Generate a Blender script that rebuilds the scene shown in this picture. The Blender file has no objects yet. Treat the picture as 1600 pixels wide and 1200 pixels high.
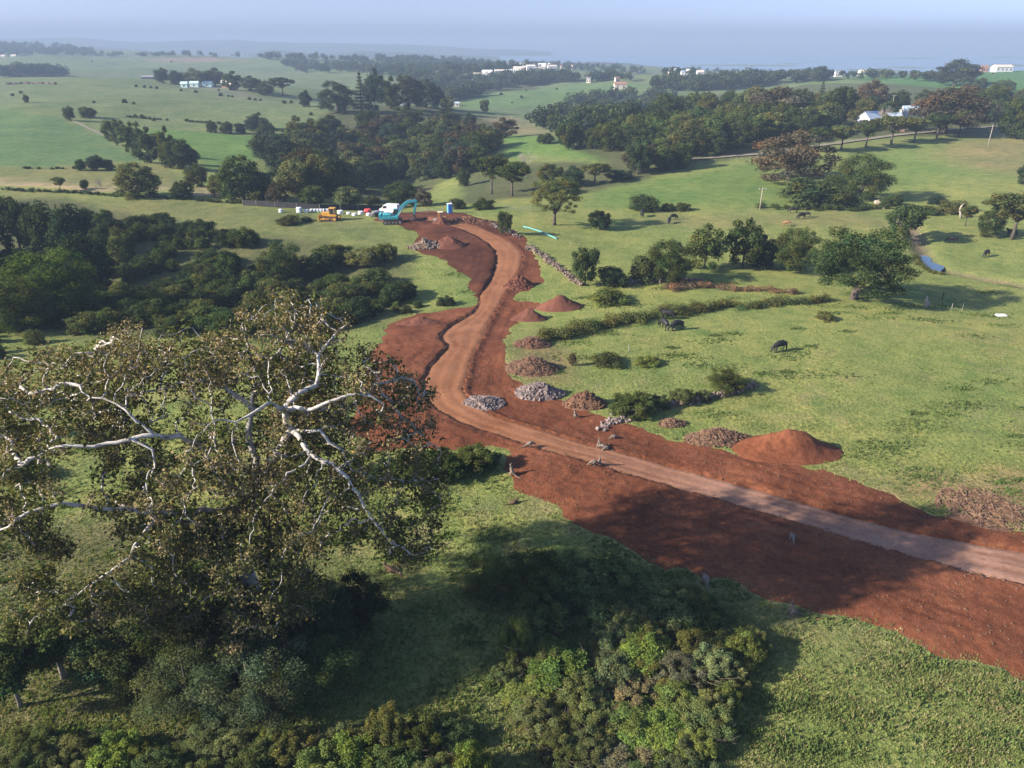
import bpy, bmesh, math, random
import numpy as np
from mathutils import Vector, Matrix, geometry, noise as mnoise

random.seed(7)
rng = np.random.default_rng(7)
sc = bpy.context.scene
COL = sc.collection

# ------------------------------------------------------------------ camera
F, CAMH = 1150.0, 38.0
PITCH = math.radians(25.0)
CP, SP = math.cos(PITCH), math.sin(PITCH)
cam_d = bpy.data.cameras.new("camera")
cam = bpy.data.objects.new("camera", cam_d)
COL.objects.link(cam)
cam.location = (0, 0, CAMH)
cam.rotation_euler = (math.pi / 2 - PITCH, 0, 0)
cam_d.sensor_width = 36.0
cam_d.lens = 36.0 * F / 1600.0
cam_d.clip_start = 0.5
cam_d.clip_end = 60000
sc.camera = cam

SUN_EL = math.radians(24.5)
SUN_AZ = Vector((0.970, 0.243, 0)).normalized()          # the way the light travels over the ground

# ------------------------------------------------------------------ numpy noise
def vnoise(x, y, seed=0):
    xi = np.floor(x).astype(np.int64); yi = np.floor(y).astype(np.int64)
    fx = x - xi; fy = y - yi
    fx = fx * fx * (3 - 2 * fx); fy = fy * fy * (3 - 2 * fy)
    def hsh(a, b):
        h = (a * 374761393 + b * 668265263 + seed * 974634541) & 0xFFFFFFFF
        h = ((h ^ (h >> 13)) * 1274126177) & 0xFFFFFFFF
        h = ((h ^ (h >> 16)) * 2246822519) & 0xFFFFFFFF
        h = h ^ (h >> 15)
        return h / 4294967295.0
    a = hsh(xi, yi); b = hsh(xi + 1, yi); c = hsh(xi, yi + 1); d = hsh(xi + 1, yi + 1)
    return (a + (b - a) * fx) * (1 - fy) + (c + (d - c) * fx) * fy - 0.5

def fbm(x, y, seed=0, octv=4):
    t = 0; amp = 1.0; f = 1.0
    for k in range(octv):
        t = t + amp * vnoise(x * f + 17.3 * k, y * f - 9.1 * k, seed + k)
        amp *= 0.5; f *= 2.03
    return t

def sstep(a, b, x):
    t = np.clip((x - a) / (b - a), 0, 1)
    return t * t * (3 - 2 * t)

# ------------------------------------------------------------------ terrain
COLS = {
 0:    [(100,-1),(130,-6),(170,-4),(200,0),(240,0),(330,1.5),(430,3),(470,1),(600,1.5),(800,1),(900,-8),(1050,-8),(1200,-6),(1600,4),(2000,11),(2250,14),(2600,34),(2900,34),(3300,5),(4500,-52)],
 200:  [(100,0),(130,-5),(170,-1),(225,0),(280,-1),(330,-1.5),(420,0),(600,0),(780,.5),(900,-9),(1100,-9),(1300,-4),(1700,6),(1900,8),(2100,5),(2500,12),(2700,10),(3200,-10),(4500,-52)],
 400:  [(100,-1),(130,-5),(160,0),(220,-1),(270,-5),(330,-6),(450,-1),(560,0),(760,-1),(850,-8),(1000,-8),(1300,-4),(1600,3),(1750,3),(2000,-8),(3000,-20),(4500,-52)],
 600:  [(100,-1),(120,-3),(150,0),(178,.8),(210,-5),(280,-14),(340,-14),(420,-4),(480,-1),(540,-4),(700,-13),(900,-13),(1100,-8),(1400,-2),(1700,2),(2000,-5),(3000,-45),(4500,-52)],
 800:  [(95,0),(105,-1.5),(112,-2),(125,-1.5),(160,0),(178,.5),(215,-3),(260,-4),(300,-3.5),(350,-1),(400,-8),(480,-7),(560,-6),(610,-16),(660,-13),(760,-1.5),(800,-4),(900,-14),(1000,-4),(1080,-5),(1250,-14),(1450,-8),(1650,-5),(1800,-10),(2600,-50),(4500,-52)],
 1000: [(95,0),(110,-1),(125,-1),(160,-1),(220,-2),(260,-2),(320,0),(380,1),(440,0),(560,-11),(640,-17),(700,-12),(780,-1),(850,-7),(1000,-6),(1200,-8),(1500,-12),(2000,-25),(2600,-50),(4500,-52)],
 1200: [(100,0),(140,-1.5),(200,-1),(215,-1.5),(270,0),(330,2.5),(420,3),(520,2),(640,1),(760,-3),(900,-2),(1100,-8),(1500,-25),(2300,-50),(4500,-52)],
 1400: [(100,0),(130,-1.5),(150,-2.5),(170,-1.5),(215,-1.5),(260,-1),(330,2.5),(400,3.5),(520,3),(650,3),(800,5),(880,3),(1000,-10),(1500,-45),(4500,-52)],
 1600: [(100,0),(125,-2.5),(150,-3.5),(185,-1),(230,0),(300,2),(400,4),(550,4),(700,5),(850,6),(950,2),(1500,-45),(4500,-52)],
}
NS, NL = 241, 500
SG = np.linspace(-1.0, 1.0, NS)
LG = np.linspace(math.log(4.0), math.log(4600.0), NL)
_cs = np.array([(px - 800) / F / 1.07 for px in sorted(COLS)])
_prof = np.array([np.interp(LG, [math.log(3)] + [math.log(85)] + [math.log(k[0]) for k in COLS[px]],
                            [0, 0] + [k[1] for k in COLS[px]]) for px in sorted(COLS)])
_g = np.zeros((NS, NL))
for i, s in enumerate(SG):
    j = int(np.clip(np.searchsorted(_cs, s) - 1, 0, len(_cs) - 2))
    t = np.clip((s - _cs[j]) / (_cs[j + 1] - _cs[j]), 0, 1)
    t = t * t * (3 - 2 * t)
    _g[i] = _prof[j] * (1 - t) + _prof[j + 1] * t
def _blur(a, sig, axis):
    r = int(sig * 3) + 1
    k = np.exp(-0.5 * (np.arange(-r, r + 1) / sig) ** 2); k /= k.sum()
    p = np.pad(a, [(r, r) if ax == axis else (0, 0) for ax in (0, 1)], mode='edge')
    out = np.zeros_like(a)
    for n, w in enumerate(k):
        sl = [slice(None)] * 2
        sl[axis] = slice(n, n + a.shape[axis])
        out += w * p[tuple(sl)]
    return out
GRID = _blur(_blur(_g, 4.0, 1), 4.0, 0)

def seg_dist(x, y, P, closed=False):
    """distance of points to a polyline, and which end-to-end side (cross product sign of the nearest segment)"""
    x = np.asarray(x, float); y = np.asarray(y, float)
    best = np.full(x.shape, 1e9); side = np.zeros(x.shape); along = np.zeros(x.shape)
    n = len(P); acc = 0.0
    for i in range(n if closed else n - 1):
        ax, ay = P[i]; bx, by = P[(i + 1) % n]
        dx, dy = bx - ax, by - ay
        L2 = dx * dx + dy * dy + 1e-12
        t = np.clip(((x - ax) * dx + (y - ay) * dy) / L2, 0, 1)
        d = np.hypot(x - ax - t * dx, y - ay - t * dy)
        m = d < best
        best = np.where(m, d, best)
        side = np.where(m, np.sign(dx * (y - ay) - dy * (x - ax)), side)
        along = np.where(m, acc + t * math.sqrt(L2), along)
        acc += math.sqrt(L2)
    return best, side, along

def inside(x, y, P):
    x = np.asarray(x, float); y = np.asarray(y, float)
    r = np.zeros(x.shape, bool)
    n = len(P)
    for i in range(n):
        ax, ay = P[i]; bx, by = P[(i + 1) % n]
        c = ((ay > y) != (by > y)) & (x < (bx - ax) * (y - ay) / ((by - ay) if by != ay else 1e-12) + ax)
        r ^= c
    return r

CREEK = None
def H(x, y, carve=True):
    x = np.asarray(x, float); y = np.asarray(y, float)
    yy = np.maximum(y, 4.0)
    fs = np.clip((x / yy + 1.0) / 2.0, 0, 1) * (NS - 1)
    fl = np.clip((np.log(yy) - LG[0]) / (LG[-1] - LG[0]), 0, 1) * (NL - 1)
    i = np.minimum(fs.astype(int), NS - 2); j = np.minimum(fl.astype(int), NL - 2)
    a = fs - i; b = fl - j
    z = (GRID[i, j] * (1 - a) + GRID[i + 1, j] * a) * (1 - b) + (GRID[i, j + 1] * (1 - a) + GRID[i + 1, j + 1] * a) * b
    far = sstep(120, 420, yy)
    z = z + 0.5 * fbm(x / 19.0, y / 19.0, 3, 3) + far * 2.6 * fbm(x / 85.0, y / 85.0, 11, 2) + sstep(260, 650, yy) * 13.0 * fbm(x / 230.0, y / 230.0, 19, 2) + 0.10 * fbm(x / 3.1, y / 3.1, 5, 2)
    if carve and CREEK is not None:
        d, _, _ = seg_dist(x, y, CREEK)
        z = z - 1.0 * np.exp(-(d / 2.2) ** 2)
    return z

def ray(px, py):
    u = (px - 800.0) / F; v = (py - 600.0) / F
    return u, CP - v * SP, -(SP + v * CP)

_T = np.exp(np.linspace(math.log(12), math.log(4400), 2600))
def at(px, py, far=False):
    """where the line of sight through a pixel of the photograph first meets the ground"""
    dx, dy, dz = ray(px, py)
    t = _T / dy
    X, Y, Z = t * dx, t * dy, CAMH + t * dz
    g = H(X, Y, False) - Z
    k = np.nonzero(g > 0)[0]
    if len(k) == 0:
        k = len(t) - 1
        return Vector((X[k], Y[k], float(H(X[k], Y[k]))))
    k = k[0]
    if k == 0:
        return Vector((X[0], Y[0], float(H(X[0], Y[0]))))
    w = g[k] / (g[k] - g[k - 1])
    x = X[k] * (1 - w) + X[k - 1] * w; y = Y[k] * (1 - w) + Y[k - 1] * w
    return Vector((x, y, float(H(x, y))))

def depth(p):
    return p.y * CP + (CAMH - p.z) * SP
def top_z(Y, py):
    u, dy, dz = ray(800, py)
    return CAMH + Y * dz / dy
def at_depth(px, py, Y):
    dx, dy, dz = ray(px, py)
    t = Y / dy
    return Vector((dx * t, Y, CAMH + dz * t))

CREEK = [(p.x, p.y) for p in (at(*q) for q in ((1425,352),(1440,384),(1447,402),(1462,416),(1505,426),(1560,436),(1640,452)))]

# ------------------------------------------------------------------ outlines of the earthworks
def smooth(P, step, closed=True, jit=0.0, js=1.5, seed=0):
    """Catmull-Rom through P, resampled, pushed in and out by noise"""
    n = len(P); out = []
    rngi = range(n if closed else n - 1)
    for i in rngi:
        p0 = P[(i - 1) % n] if closed or i > 0 else P[0]
        p1 = P[i]; p2 = P[(i + 1) % n]
        p3 = P[(i + 2) % n] if closed or i + 2 < n else P[-1]
        L = math.hypot(p2[0] - p1[0], p2[1] - p1[1])
        m = max(1, int(L / step))
        for k in range(m):
            t = k / m
            q = []
            for a in (0, 1):
                q.append(0.5 * (2 * p1[a] + (p2[a] - p0[a]) * t + (2 * p0[a] - 5 * p1[a] + 4 * p2[a] - p3[a]) * t * t + (3 * p1[a] - p0[a] - 3 * p2[a] + p3[a]) * t ** 3))
            out.append(tuple(q))
    if not closed: out.append(P[-1])
    if jit:
        A = np.array(out)
        A[:, 0] += jit * fbm(A[:, 0] / js, A[:, 1] / js, seed + 50, 3)
        A[:, 1] += jit * fbm(A[:, 0] / js, A[:, 1] / js, seed + 90, 3)
        out = [tuple(a) for a in A]
    return out
def W(L):
    return [(p.x, p.y) for p in (at(*q) for q in L)]

DIRT_PX = [(1760,1120),(1600,1060),(1500,1030),(1400,990),(1290,965),(1200,945),(1100,905),(1060,893),(1010,880),(960,848),(905,828),(855,795),(815,770),(797,740),(790,708),(740,702),(640,706),(575,700),(550,670),(556,620),(570,580),(588,545),(600,520),(618,503),(655,490),(700,482),(738,478),(742,465),(735,450),(728,432),(700,413),(665,397),(640,382),(655,366),(610,350),(585,342),(610,334),(660,330),(705,331),(760,343),(805,360),(832,385),(845,410),(848,440),(825,455),(800,466),(850,474),(815,497),(800,520),(790,550),(800,585),(825,603),(870,622),(920,640),(965,655),(1010,668),(1060,690),(1130,707),(1180,716),(1250,725),(1330,750),(1390,775),(1440,795),(1520,805),(1600,828),(1760,868)]
ROAD_L = [(1760,958),(1600,914),(1500,890),(1400,862),(1300,833),(1200,803),(1100,775),(1000,747),(900,717),(830,697),(760,675),(715,658),(682,640),(665,618),(661,600),(670,578),(685,558),(699,543),(689,527),(705,510),(735,492),(748,478),(750,464),(765,440),(775,415),(775,395),(755,375),(720,358),(690,350),(662,345)]
ROAD_R = [(672,338),(720,345),(760,360),(800,380),(814,395),(812,415),(800,440),(785,462),(778,478),(765,500),(748,535),(735,560),(728,590),(722,605),(728,618),(748,635),(790,655),(850,672),(900,688),(1000,715),(1100,742),(1200,770),(1300,798),(1400,825),(1500,845),(1600,863),(1760,895)]
DIRT = smooth(smooth(W(DIRT_PX), 0.7, True, 1.5, 2.6, 1), 0.25, True, 0.55, 0.6, 7)
RL = smooth(W(ROAD_L), 0.4, False, 0.18, 1.6, 2)
RR = smooth(W(ROAD_R), 0.4, False, 0.22, 1.6, 3)
ROAD = RL + RR
RLc = RL[::3] + [RL[-1]]; RRc = RR[::3] + [RR[-1]]; DIRTc = DIRT[::3]; ROADc = RLc + RRc

def road_z(x, y):
    dl, _, _ = seg_dist(x, y, RLc); dr, _, _ = seg_dist(x, y, RRc)
    w = dl + dr + 0.01; t = dl / w
    rut = -0.06 * (np.exp(-((t - 0.3) / 0.08) ** 2) + np.exp(-((t - 0.7) / 0.08) ** 2))
    edge = np.minimum(dl, dr)
    return H(x, y) + 0.10 * sstep(0, 0.5, edge) - 0.12 + 0.05 + rut + 0.05 * fbm(x / 1.3, y / 1.3, 21, 3)

def dirt_z(x, y):
    x = np.asarray(x, float); y = np.asarray(y, float)
    dl, _, _ = seg_dist(x, y, RLc); dr, _, _ = seg_dist(x, y, RRc)
    ins = inside(x, y, ROADc)
    de, _, _ = seg_dist(x, y, DIRTc, True)
    bend = sstep(62, 70, y)
    A = 0.05 + 0.11 * bend; B = -0.06 + 0.34 * bend
    left = dl < dr
    off = np.where(left, A * sstep(0.0, 0.55, dl), -B * sstep(0.1, 1.0, dr))
    far_from = np.minimum(dl, dr)
    off = off * (1 - 0.6 * sstep(3, 9, far_from))
    lump = 0.10 * fbm(x / 2.6, y / 2.6, 31, 2) + 0.13 * fbm(x / 0.6, y / 0.6, 35, 2) + 0.10 * np.abs(fbm(x / 1.1, y / 1.1, 37, 2))
    # spoil shoved up along the far edge of the upper pad
    k = sstep(0.0, 2.2, de)
    z = H(x, y) + 0.02 + k * (off + lump + 0.10) - 0.06 * (1 - sstep(0, 0.4, de))
    return np.where(ins, H(x, y) - 0.45, z)

def surfv(x, y):
    x = np.asarray(x, float); y = np.asarray(y, float)
    z = np.where(inside(x, y, DIRTc), dirt_z(x, y), H(x, y))
    return np.where(inside(x, y, ROADc), road_z(x, y), z)
def surf(x, y):
    a = np.array([x], float); b = np.array([y], float)
    if inside(a, b, ROADc)[0]: return float(road_z(a, b)[0])
    if inside(a, b, DIRTc)[0]: return float(dirt_z(a, b)[0])
    return float(H(a, b)[0])

# ------------------------------------------------------------------ materials
def mat(name, rough=0.9):
    m = bpy.data.materials.new(name); m.use_nodes = True
    nt = m.node_tree; b = nt.nodes["Principled BSDF"]
    b.inputs["Roughness"].default_value = rough
    b.inputs["Specular IOR Level"].default_value = 0.25
    return m, nt, b
def N(nt, t, **kw):
    n = nt.nodes.new(t)
    for k, v in kw.items(): setattr(n, k, v)
    return n
def ramp(nt, fac, stops):
    r = N(nt, 'ShaderNodeValToRGB')
    els = r.color_ramp.elements
    while len(els) < len(stops): els.new(0.5)
    for e, (p, c) in zip(els, stops):
        e.position = p; e.color = (*c, 1) if len(c) == 3 else c
    nt.links.new(fac, r.inputs[0])
    return r.outputs[0]
def noise_tex(nt, scale, detail=4, rough=0.55, vec=None, dim='3D'):
    n = N(nt, 'ShaderNodeTexNoise'); n.noise_dimensions = dim
    n.inputs['Scale'].default_value = scale; n.inputs['Detail'].default_value = detail; n.inputs['Roughness'].default_value = rough
    if vec is not None: nt.links.new(vec, n.inputs['Vector'])
    return n.outputs['Fac']
def mixc(nt, a, b, fac, mode='MIX'):
    m = N(nt, 'ShaderNodeMix'); m.data_type = 'RGBA'; m.blend_type = mode
    for sock, v in ((m.inputs[0], fac), (m.inputs[6], a), (m.inputs[7], b)):
        if hasattr(v, 'is_linked') or hasattr(v, 'links'): nt.links.new(v, sock)
        elif isinstance(v, (int, float)): sock.default_value = v
        else: sock.default_value = (*v, 1)
    return m.outputs[2]
def bump(nt, b, h, strength, dist):
    n = N(nt, 'ShaderNodeBump'); n.inputs['Strength'].default_value = strength; n.inputs['Distance'].default_value = dist
    nt.links.new(h, n.inputs['Height']); nt.links.new(n.outputs[0], b.inputs['Normal'])
def vec_obj(nt):
    return N(nt, 'ShaderNodeTexCoord').outputs['Object']

def plain(name, c, rough=0.6, var=0.25, scale=3.0, metal=0.0, dirt=None):
    m, nt, b = mat(name, rough)
    v = vec_obj(nt)
    f = noise_tex(nt, scale, 5, 0.6, v)
    lo = tuple(x * (1 - var) for x in c); hi = tuple(min(1, x * (1 + var)) for x in c)
    col = ramp(nt, f, [(0.3, lo), (0.7, hi)])
    if dirt:
        f2 = noise_tex(nt, scale * 0.6, 6, 0.7, v)
        col = mixc(nt, col, dirt, ramp(nt, f2, [(0.52, (0, 0, 0)), (0.72, (0.8, 0.8, 0.8))]))
    nt.links.new(col, b.inputs['Base Color'])
    b.inputs['Metallic'].default_value = metal
    return m

def soil_mat(name, stops, big=0.12, clod=(0.25, 0.115, 0.065), bd=0.12):
    m, nt, b = mat(name, 0.95)
    b.inputs["Specular IOR Level"].default_value = 0.1
    v = vec_obj(nt)
    f1 = noise_tex(nt, big, 5, 0.6, v); f2 = noise_tex(nt, 2.2, 5, 0.65, v); f3 = noise_tex(nt, 9.0, 3, 0.6, v)
    mixf = N(nt, 'ShaderNodeMath', operation='ADD'); nt.links.new(f1, mixf.inputs[0])
    m2 = N(nt, 'ShaderNodeMath', operation='MULTIPLY_ADD'); nt.links.new(f2, m2.inputs[0]); m2.inputs[1].default_value = 0.7; m2.inputs[2].default_value = -0.35
    nt.links.new(m2.outputs[0], mixf.inputs[1])
    col = ramp(nt, mixf.outputs[0], stops)
    col = mixc(nt, col, clod, ramp(nt, f3, [(0.62, (0, 0, 0)), (0.74, (0.7, 0.7, 0.7))]))
    # wheel tracks (red channel) and a darker tone over the upper cutting (green channel)
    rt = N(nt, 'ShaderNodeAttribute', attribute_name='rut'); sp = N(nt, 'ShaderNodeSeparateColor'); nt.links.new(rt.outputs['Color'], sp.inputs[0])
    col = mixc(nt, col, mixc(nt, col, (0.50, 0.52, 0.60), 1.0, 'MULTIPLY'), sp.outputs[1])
    col = mixc(nt, col, mixc(nt, col, (0.56, 0.52, 0.50), 1.0, 'MULTIPLY'), sp.outputs[0])
    nt.links.new(col, b.inputs['Base Color'])
    a = N(nt, 'ShaderNodeMath', operation='ADD'); nt.links.new(f2, a.inputs[0]); nt.links.new(f3, a.inputs[1])
    bump(nt, b, a.outputs[0], 0.7, bd)
    return m

M = {}
# ground: the field colours are an attribute, broken up by noise at four scales
m, nt, b = mat("pasture", 0.95)
b.inputs["Specular IOR Level"].default_value = 0.08
at_n = N(nt, 'ShaderNodeAttribute', attribute_name='field')
v = vec_obj(nt)
f_big = noise_tex(nt, 0.045, 4, 0.6, v); f_mid = noise_tex(nt, 0.35, 5, 0.65, v); f_fin = noise_tex(nt, 2.6, 4, 0.7, v); f_vf = noise_tex(nt, 9.0, 2, 0.6, v)
c = mixc(nt, at_n.outputs['Color'], ramp(nt, f_big, [(0.32, (0.76, 0.87, 0.80)), (0.68, (1.20, 1.09, 1.06))]), 0.9, 'MULTIPLY')
c = mixc(nt, c, ramp(nt, f_mid, [(0.34, (0.66, 0.78, 0.70)), (0.52, (1.0, 1.0, 1.0)), (0.70, (1.26, 1.14, 1.1))]), 0.9, 'MULTIPLY')
c = mixc(nt, c, ramp(nt, f_fin, [(0.34, (0.58, 0.68, 0.6)), (0.5, (1.0, 1.0, 1.0)), (0.68, (1.5, 1.34, 1.3))]), 0.85, 'MULTIPLY')
nt.links.new(c, b.inputs['Base Color'])
ad = N(nt, 'ShaderNodeMath', operation='MULTIPLY_ADD'); nt.links.new(f_vf, ad.inputs[0]); ad.inputs[1].default_value = 0.35; nt.links.new(f_fin, ad.inputs[2])
bump(nt, b, ad.outputs[0], 0.8, 0.35)
M['pasture'] = m
M['soil'] = soil_mat("turned_red_soil", [(0.25, (0.074, 0.025, 0.012)), (0.5, (0.130, 0.044, 0.021)), (0.75, (0.205, 0.076, 0.037))])
M['soil_dark'] = soil_mat("dark_red_soil", [(0.25, (0.08, 0.034, 0.024)), (0.75, (0.15, 0.06, 0.04))])
M['soil_brown'] = soil_mat("brown_soil", [(0.25, (0.085, 0.045, 0.028)), (0.75, (0.18, 0.10, 0.062))], clod=(0.25, 0.16, 0.10))
# the graded road: orange at the bend, pinker gravel on the straight
m, nt, b = mat("graded_road", 0.95)
b.inputs["Specular IOR Level"].default_value = 0.1
v = vec_obj(nt)
sx = N(nt, 'ShaderNodeSeparateXYZ'); nt.links.new(v, sx.inputs[0])
mr = N(nt, 'ShaderNodeMapRange'); mr.inputs[1].default_value = 0.0; mr.inputs[2].default_value = 24.0
nt.links.new(sx.outputs[0], mr.inputs[0])
f1 = noise_tex(nt, 0.25, 5, 0.6, v); f2 = noise_tex(nt, 3.0, 5, 0.7, v); f3 = noise_tex(nt, 14.0, 3, 0.6, v)
ca = ramp(nt, f1, [(0.3, (0.19, 0.080, 0.038)), (0.7, (0.27, 0.125, 0.066))])
cb = ramp(nt, f1, [(0.3, (0.225, 0.122, 0.084)), (0.7, (0.30, 0.175, 0.128))])
c = mixc(nt, ca, cb, mr.outputs[0])
c = mixc(nt, c, ramp(nt, f2, [(0.3, (0.72, 0.70, 0.68)), (0.7, (1.18, 1.18, 1.18))]), 0.8, 'MULTIPLY')
rt = N(nt, 'ShaderNodeAttribute', attribute_name='rut')
c = mixc(nt, c, (0.62, 0.55, 0.50), rt.outputs['Fac'], 'MULTIPLY')
nt.links.new(c, b.inputs['Base Color'])
a = N(nt, 'ShaderNodeMath', operation='ADD'); nt.links.new(f2, a.inputs[0]); nt.links.new(f3, a.inputs[1])
bump(nt, b, a.outputs[0], 0.5, 0.05)
M['road'] = m
M['lane'] = plain("pale_lane", (0.20, 0.175, 0.13), 0.95, 0.2, 0.5)

# leaves: the tree's own tint times a per-leaf variation; light passes through
def leaf_mat(name, trans=0.3, gloss=0.06):
    m = bpy.data.materials.new(name); m.use_nodes = True
    nt = m.node_tree; nt.nodes.clear()
    out = N(nt, 'ShaderNodeOutputMaterial')
    oi = N(nt, 'ShaderNodeObjectInfo'); a = N(nt, 'ShaderNodeAttribute', attribute_name='leaf')
    c = mixc(nt, oi.outputs['Color'], a.outputs['Color'], 1.0, 'MULTIPLY')
    d = N(nt, 'ShaderNodeBsdfDiffuse'); t = N(nt, 'ShaderNodeBsdfTranslucent')
    nt.links.new(c, d.inputs[0])
    ct = mixc(nt, c, (1.15, 1.2, 0.6), 1.0, 'MULTIPLY'); nt.links.new(ct, t.inputs[0])
    m1 = N(nt, 'ShaderNodeMixShader'); m1.inputs[0].default_value = trans
    nt.links.new(d.outputs[0], m1.inputs[1]); nt.links.new(t.outputs[0], m1.inputs[2])
    nt.links.new(m1.outputs[0], out.inputs['Surface'])
    return m
M['leaf'] = leaf_mat("leaves")
M['leaf_gloss'] = leaf_mat("thick_leaves", 0.2, 0.10)
M['grassblade'] = leaf_mat("grass_blades", 0.3, 0.03)
m, nt, b = mat("bark", 0.9)
v = vec_obj(nt); oi = N(nt, 'ShaderNodeObjectInfo')
f = noise_tex(nt, 2.5, 6, 0.7, v)
nt.links.new(mixc(nt, oi.outputs['Color'], ramp(nt, f, [(0.3, (0.45, 0.43, 0.4)), (0.65, (1.25, 1.22, 1.2))]), 1.0, 'MULTIPLY'), b.inputs['Base Color'])
bump(nt, b, f, 0.5, 0.05)
M['bark'] = m
M['stone'] = plain("field_stone", (0.15, 0.112, 0.088), 0.9, 0.6, 1.6)
M['stone_pink'] = plain("crushed_rock", (0.17, 0.135, 0.125), 0.9, 0.6, 1.9, dirt=(0.14, 0.07, 0.045))
M['dead'] = plain("dead_stalks", (0.17, 0.105, 0.068), 0.95, 0.5, 2.0)
M['white'] = plain("white_paint", (0.66, 0.65, 0.63), 0.5, 0.06, 1.0)
M['cream'] = plain("cream_render", (0.55, 0.48, 0.40), 0.7, 0.1, 1.0)
M['roof_pale'] = plain("pale_metal_roof", (0.42, 0.49, 0.56), 0.4, 0.1, 1.0)
M['roof_grey'] = plain("grey_roof", (0.22, 0.22, 0.23), 0.6, 0.2, 1.0)
M['roof_tile'] = plain("terracotta_roof", (0.26, 0.15, 0.11), 0.8, 0.25, 2.0)
M['pink'] = plain("pink_render", (0.42, 0.24, 0.19), 0.8, 0.2, 1.0)
M['mint'] = plain("pale_green_sheeting", (0.45, 0.60, 0.57), 0.4, 0.1, 1.0)
M['glass'] = plain("window_glass", (0.03, 0.035, 0.04), 0.1, 0.2, 1.0)
M['teal'] = plain("teal_machine_paint", (0.045, 0.30, 0.34), 0.4, 0.12, 1.5, dirt=(0.12, 0.16, 0.14))
M['yellow'] = plain("yellow_machine_paint", (0.48, 0.25, 0.04), 0.45, 0.15, 1.5, dirt=(0.22, 0.12, 0.05))
M['track'] = plain("track_steel", (0.07, 0.05, 0.045), 0.7, 0.3, 4.0, dirt=(0.16, 0.07, 0.045))
M['dark'] = plain("dark_rubber", (0.03, 0.03, 0.032), 0.6, 0.3, 3.0)
M['steel'] = plain("worn_steel", (0.28, 0.27, 0.26), 0.4, 0.25, 3.0, 0.6)
M['timber'] = plain("weathered_timber", (0.27, 0.235, 0.195), 0.9, 0.3, 4.0)
M['blue'] = plain("blue_plastic", (0.10, 0.32, 0.62), 0.4, 0.08, 2.0)
M['red'] = plain("red_plastic", (0.50, 0.05, 0.05), 0.5, 0.15, 2.0)
M['bag'] = plain("white_bulk_bag", (0.55, 0.56, 0.58), 0.7, 0.12, 2.0)
M['cowhide'] = plain("black_cow_hide", (0.014, 0.013, 0.014), 0.6, 0.3, 3.0)
M['brownhide'] = plain("tan_cow_hide", (0.20, 0.11, 0.05), 0.7, 0.2, 3.0)
M['roo'] = plain("grey_brown_fur", (0.155, 0.12, 0.095), 0.9, 0.3, 6.0)
M['roo_dark'] = plain("dark_brown_fur", (0.085, 0.05, 0.035), 0.9, 0.3, 6.0)
M['shade'] = plain("black_shade_cloth", (0.03, 0.03, 0.032), 0.9, 0.3, 1.0)
# ------------------------------------------------------------------ object helpers
def tag(o, label=None, cat=None, group=None, kind=None):
    if label: o['label'] = label
    if cat: o['category'] = cat
    if group: o['group'] = group
    if kind: o['kind'] = kind
    return o
def link(name, me, parent=None, m=None):
    o = bpy.data.objects.new(name, me); COL.objects.link(o)
    if m is not None and me is not None and not me.materials: me.materials.append(m)
    if parent is not None: o.parent = parent
    return o
def empty(name, loc, rz=0.0, scale=None):
    o = bpy.data.objects.new(name, None); COL.objects.link(o)
    o.location = loc; o.rotation_euler = (0, 0, rz); o.empty_display_size = 0.3
    if scale: o.scale = scale
    return o
def copy_thing(src, name=None):
    c = src.copy(); COL.objects.link(c)
    for ch in list(src.children):
        d = ch.copy(); COL.objects.link(d); d.parent = c
        for g in list(ch.children):
            e = g.copy(); COL.objects.link(e); e.parent = d
    return c
def np_mesh(name, V, Fq, smooth=False, attr=None, attr_name='leaf'):
    """mesh from an n x 3 array and an m x k face array"""
    me = bpy.data.meshes.new(name)
    V = np.asarray(V, np.float32); Fq = np.asarray(Fq, np.int32)
    me.vertices.add(len(V)); me.vertices.foreach_set('co', V.ravel())
    nf, k = Fq.shape
    me.loops.add(nf * k); me.loops.foreach_set('vertex_index', Fq.ravel())
    me.polygons.add(nf); me.polygons.foreach_set('loop_start', np.arange(0, nf * k, k, dtype=np.int32))
    if smooth: me.polygons.foreach_set('use_smooth', np.ones(nf, bool))
    if attr is not None:
        a = me.color_attributes.new(attr_name, 'FLOAT_COLOR', 'POINT')
        c = np.ones((len(V), 4), np.float32); c[:, :3] = attr
        a.data.foreach_set('color', c.ravel())
    me.update(calc_edges=True)
    return me

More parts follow.
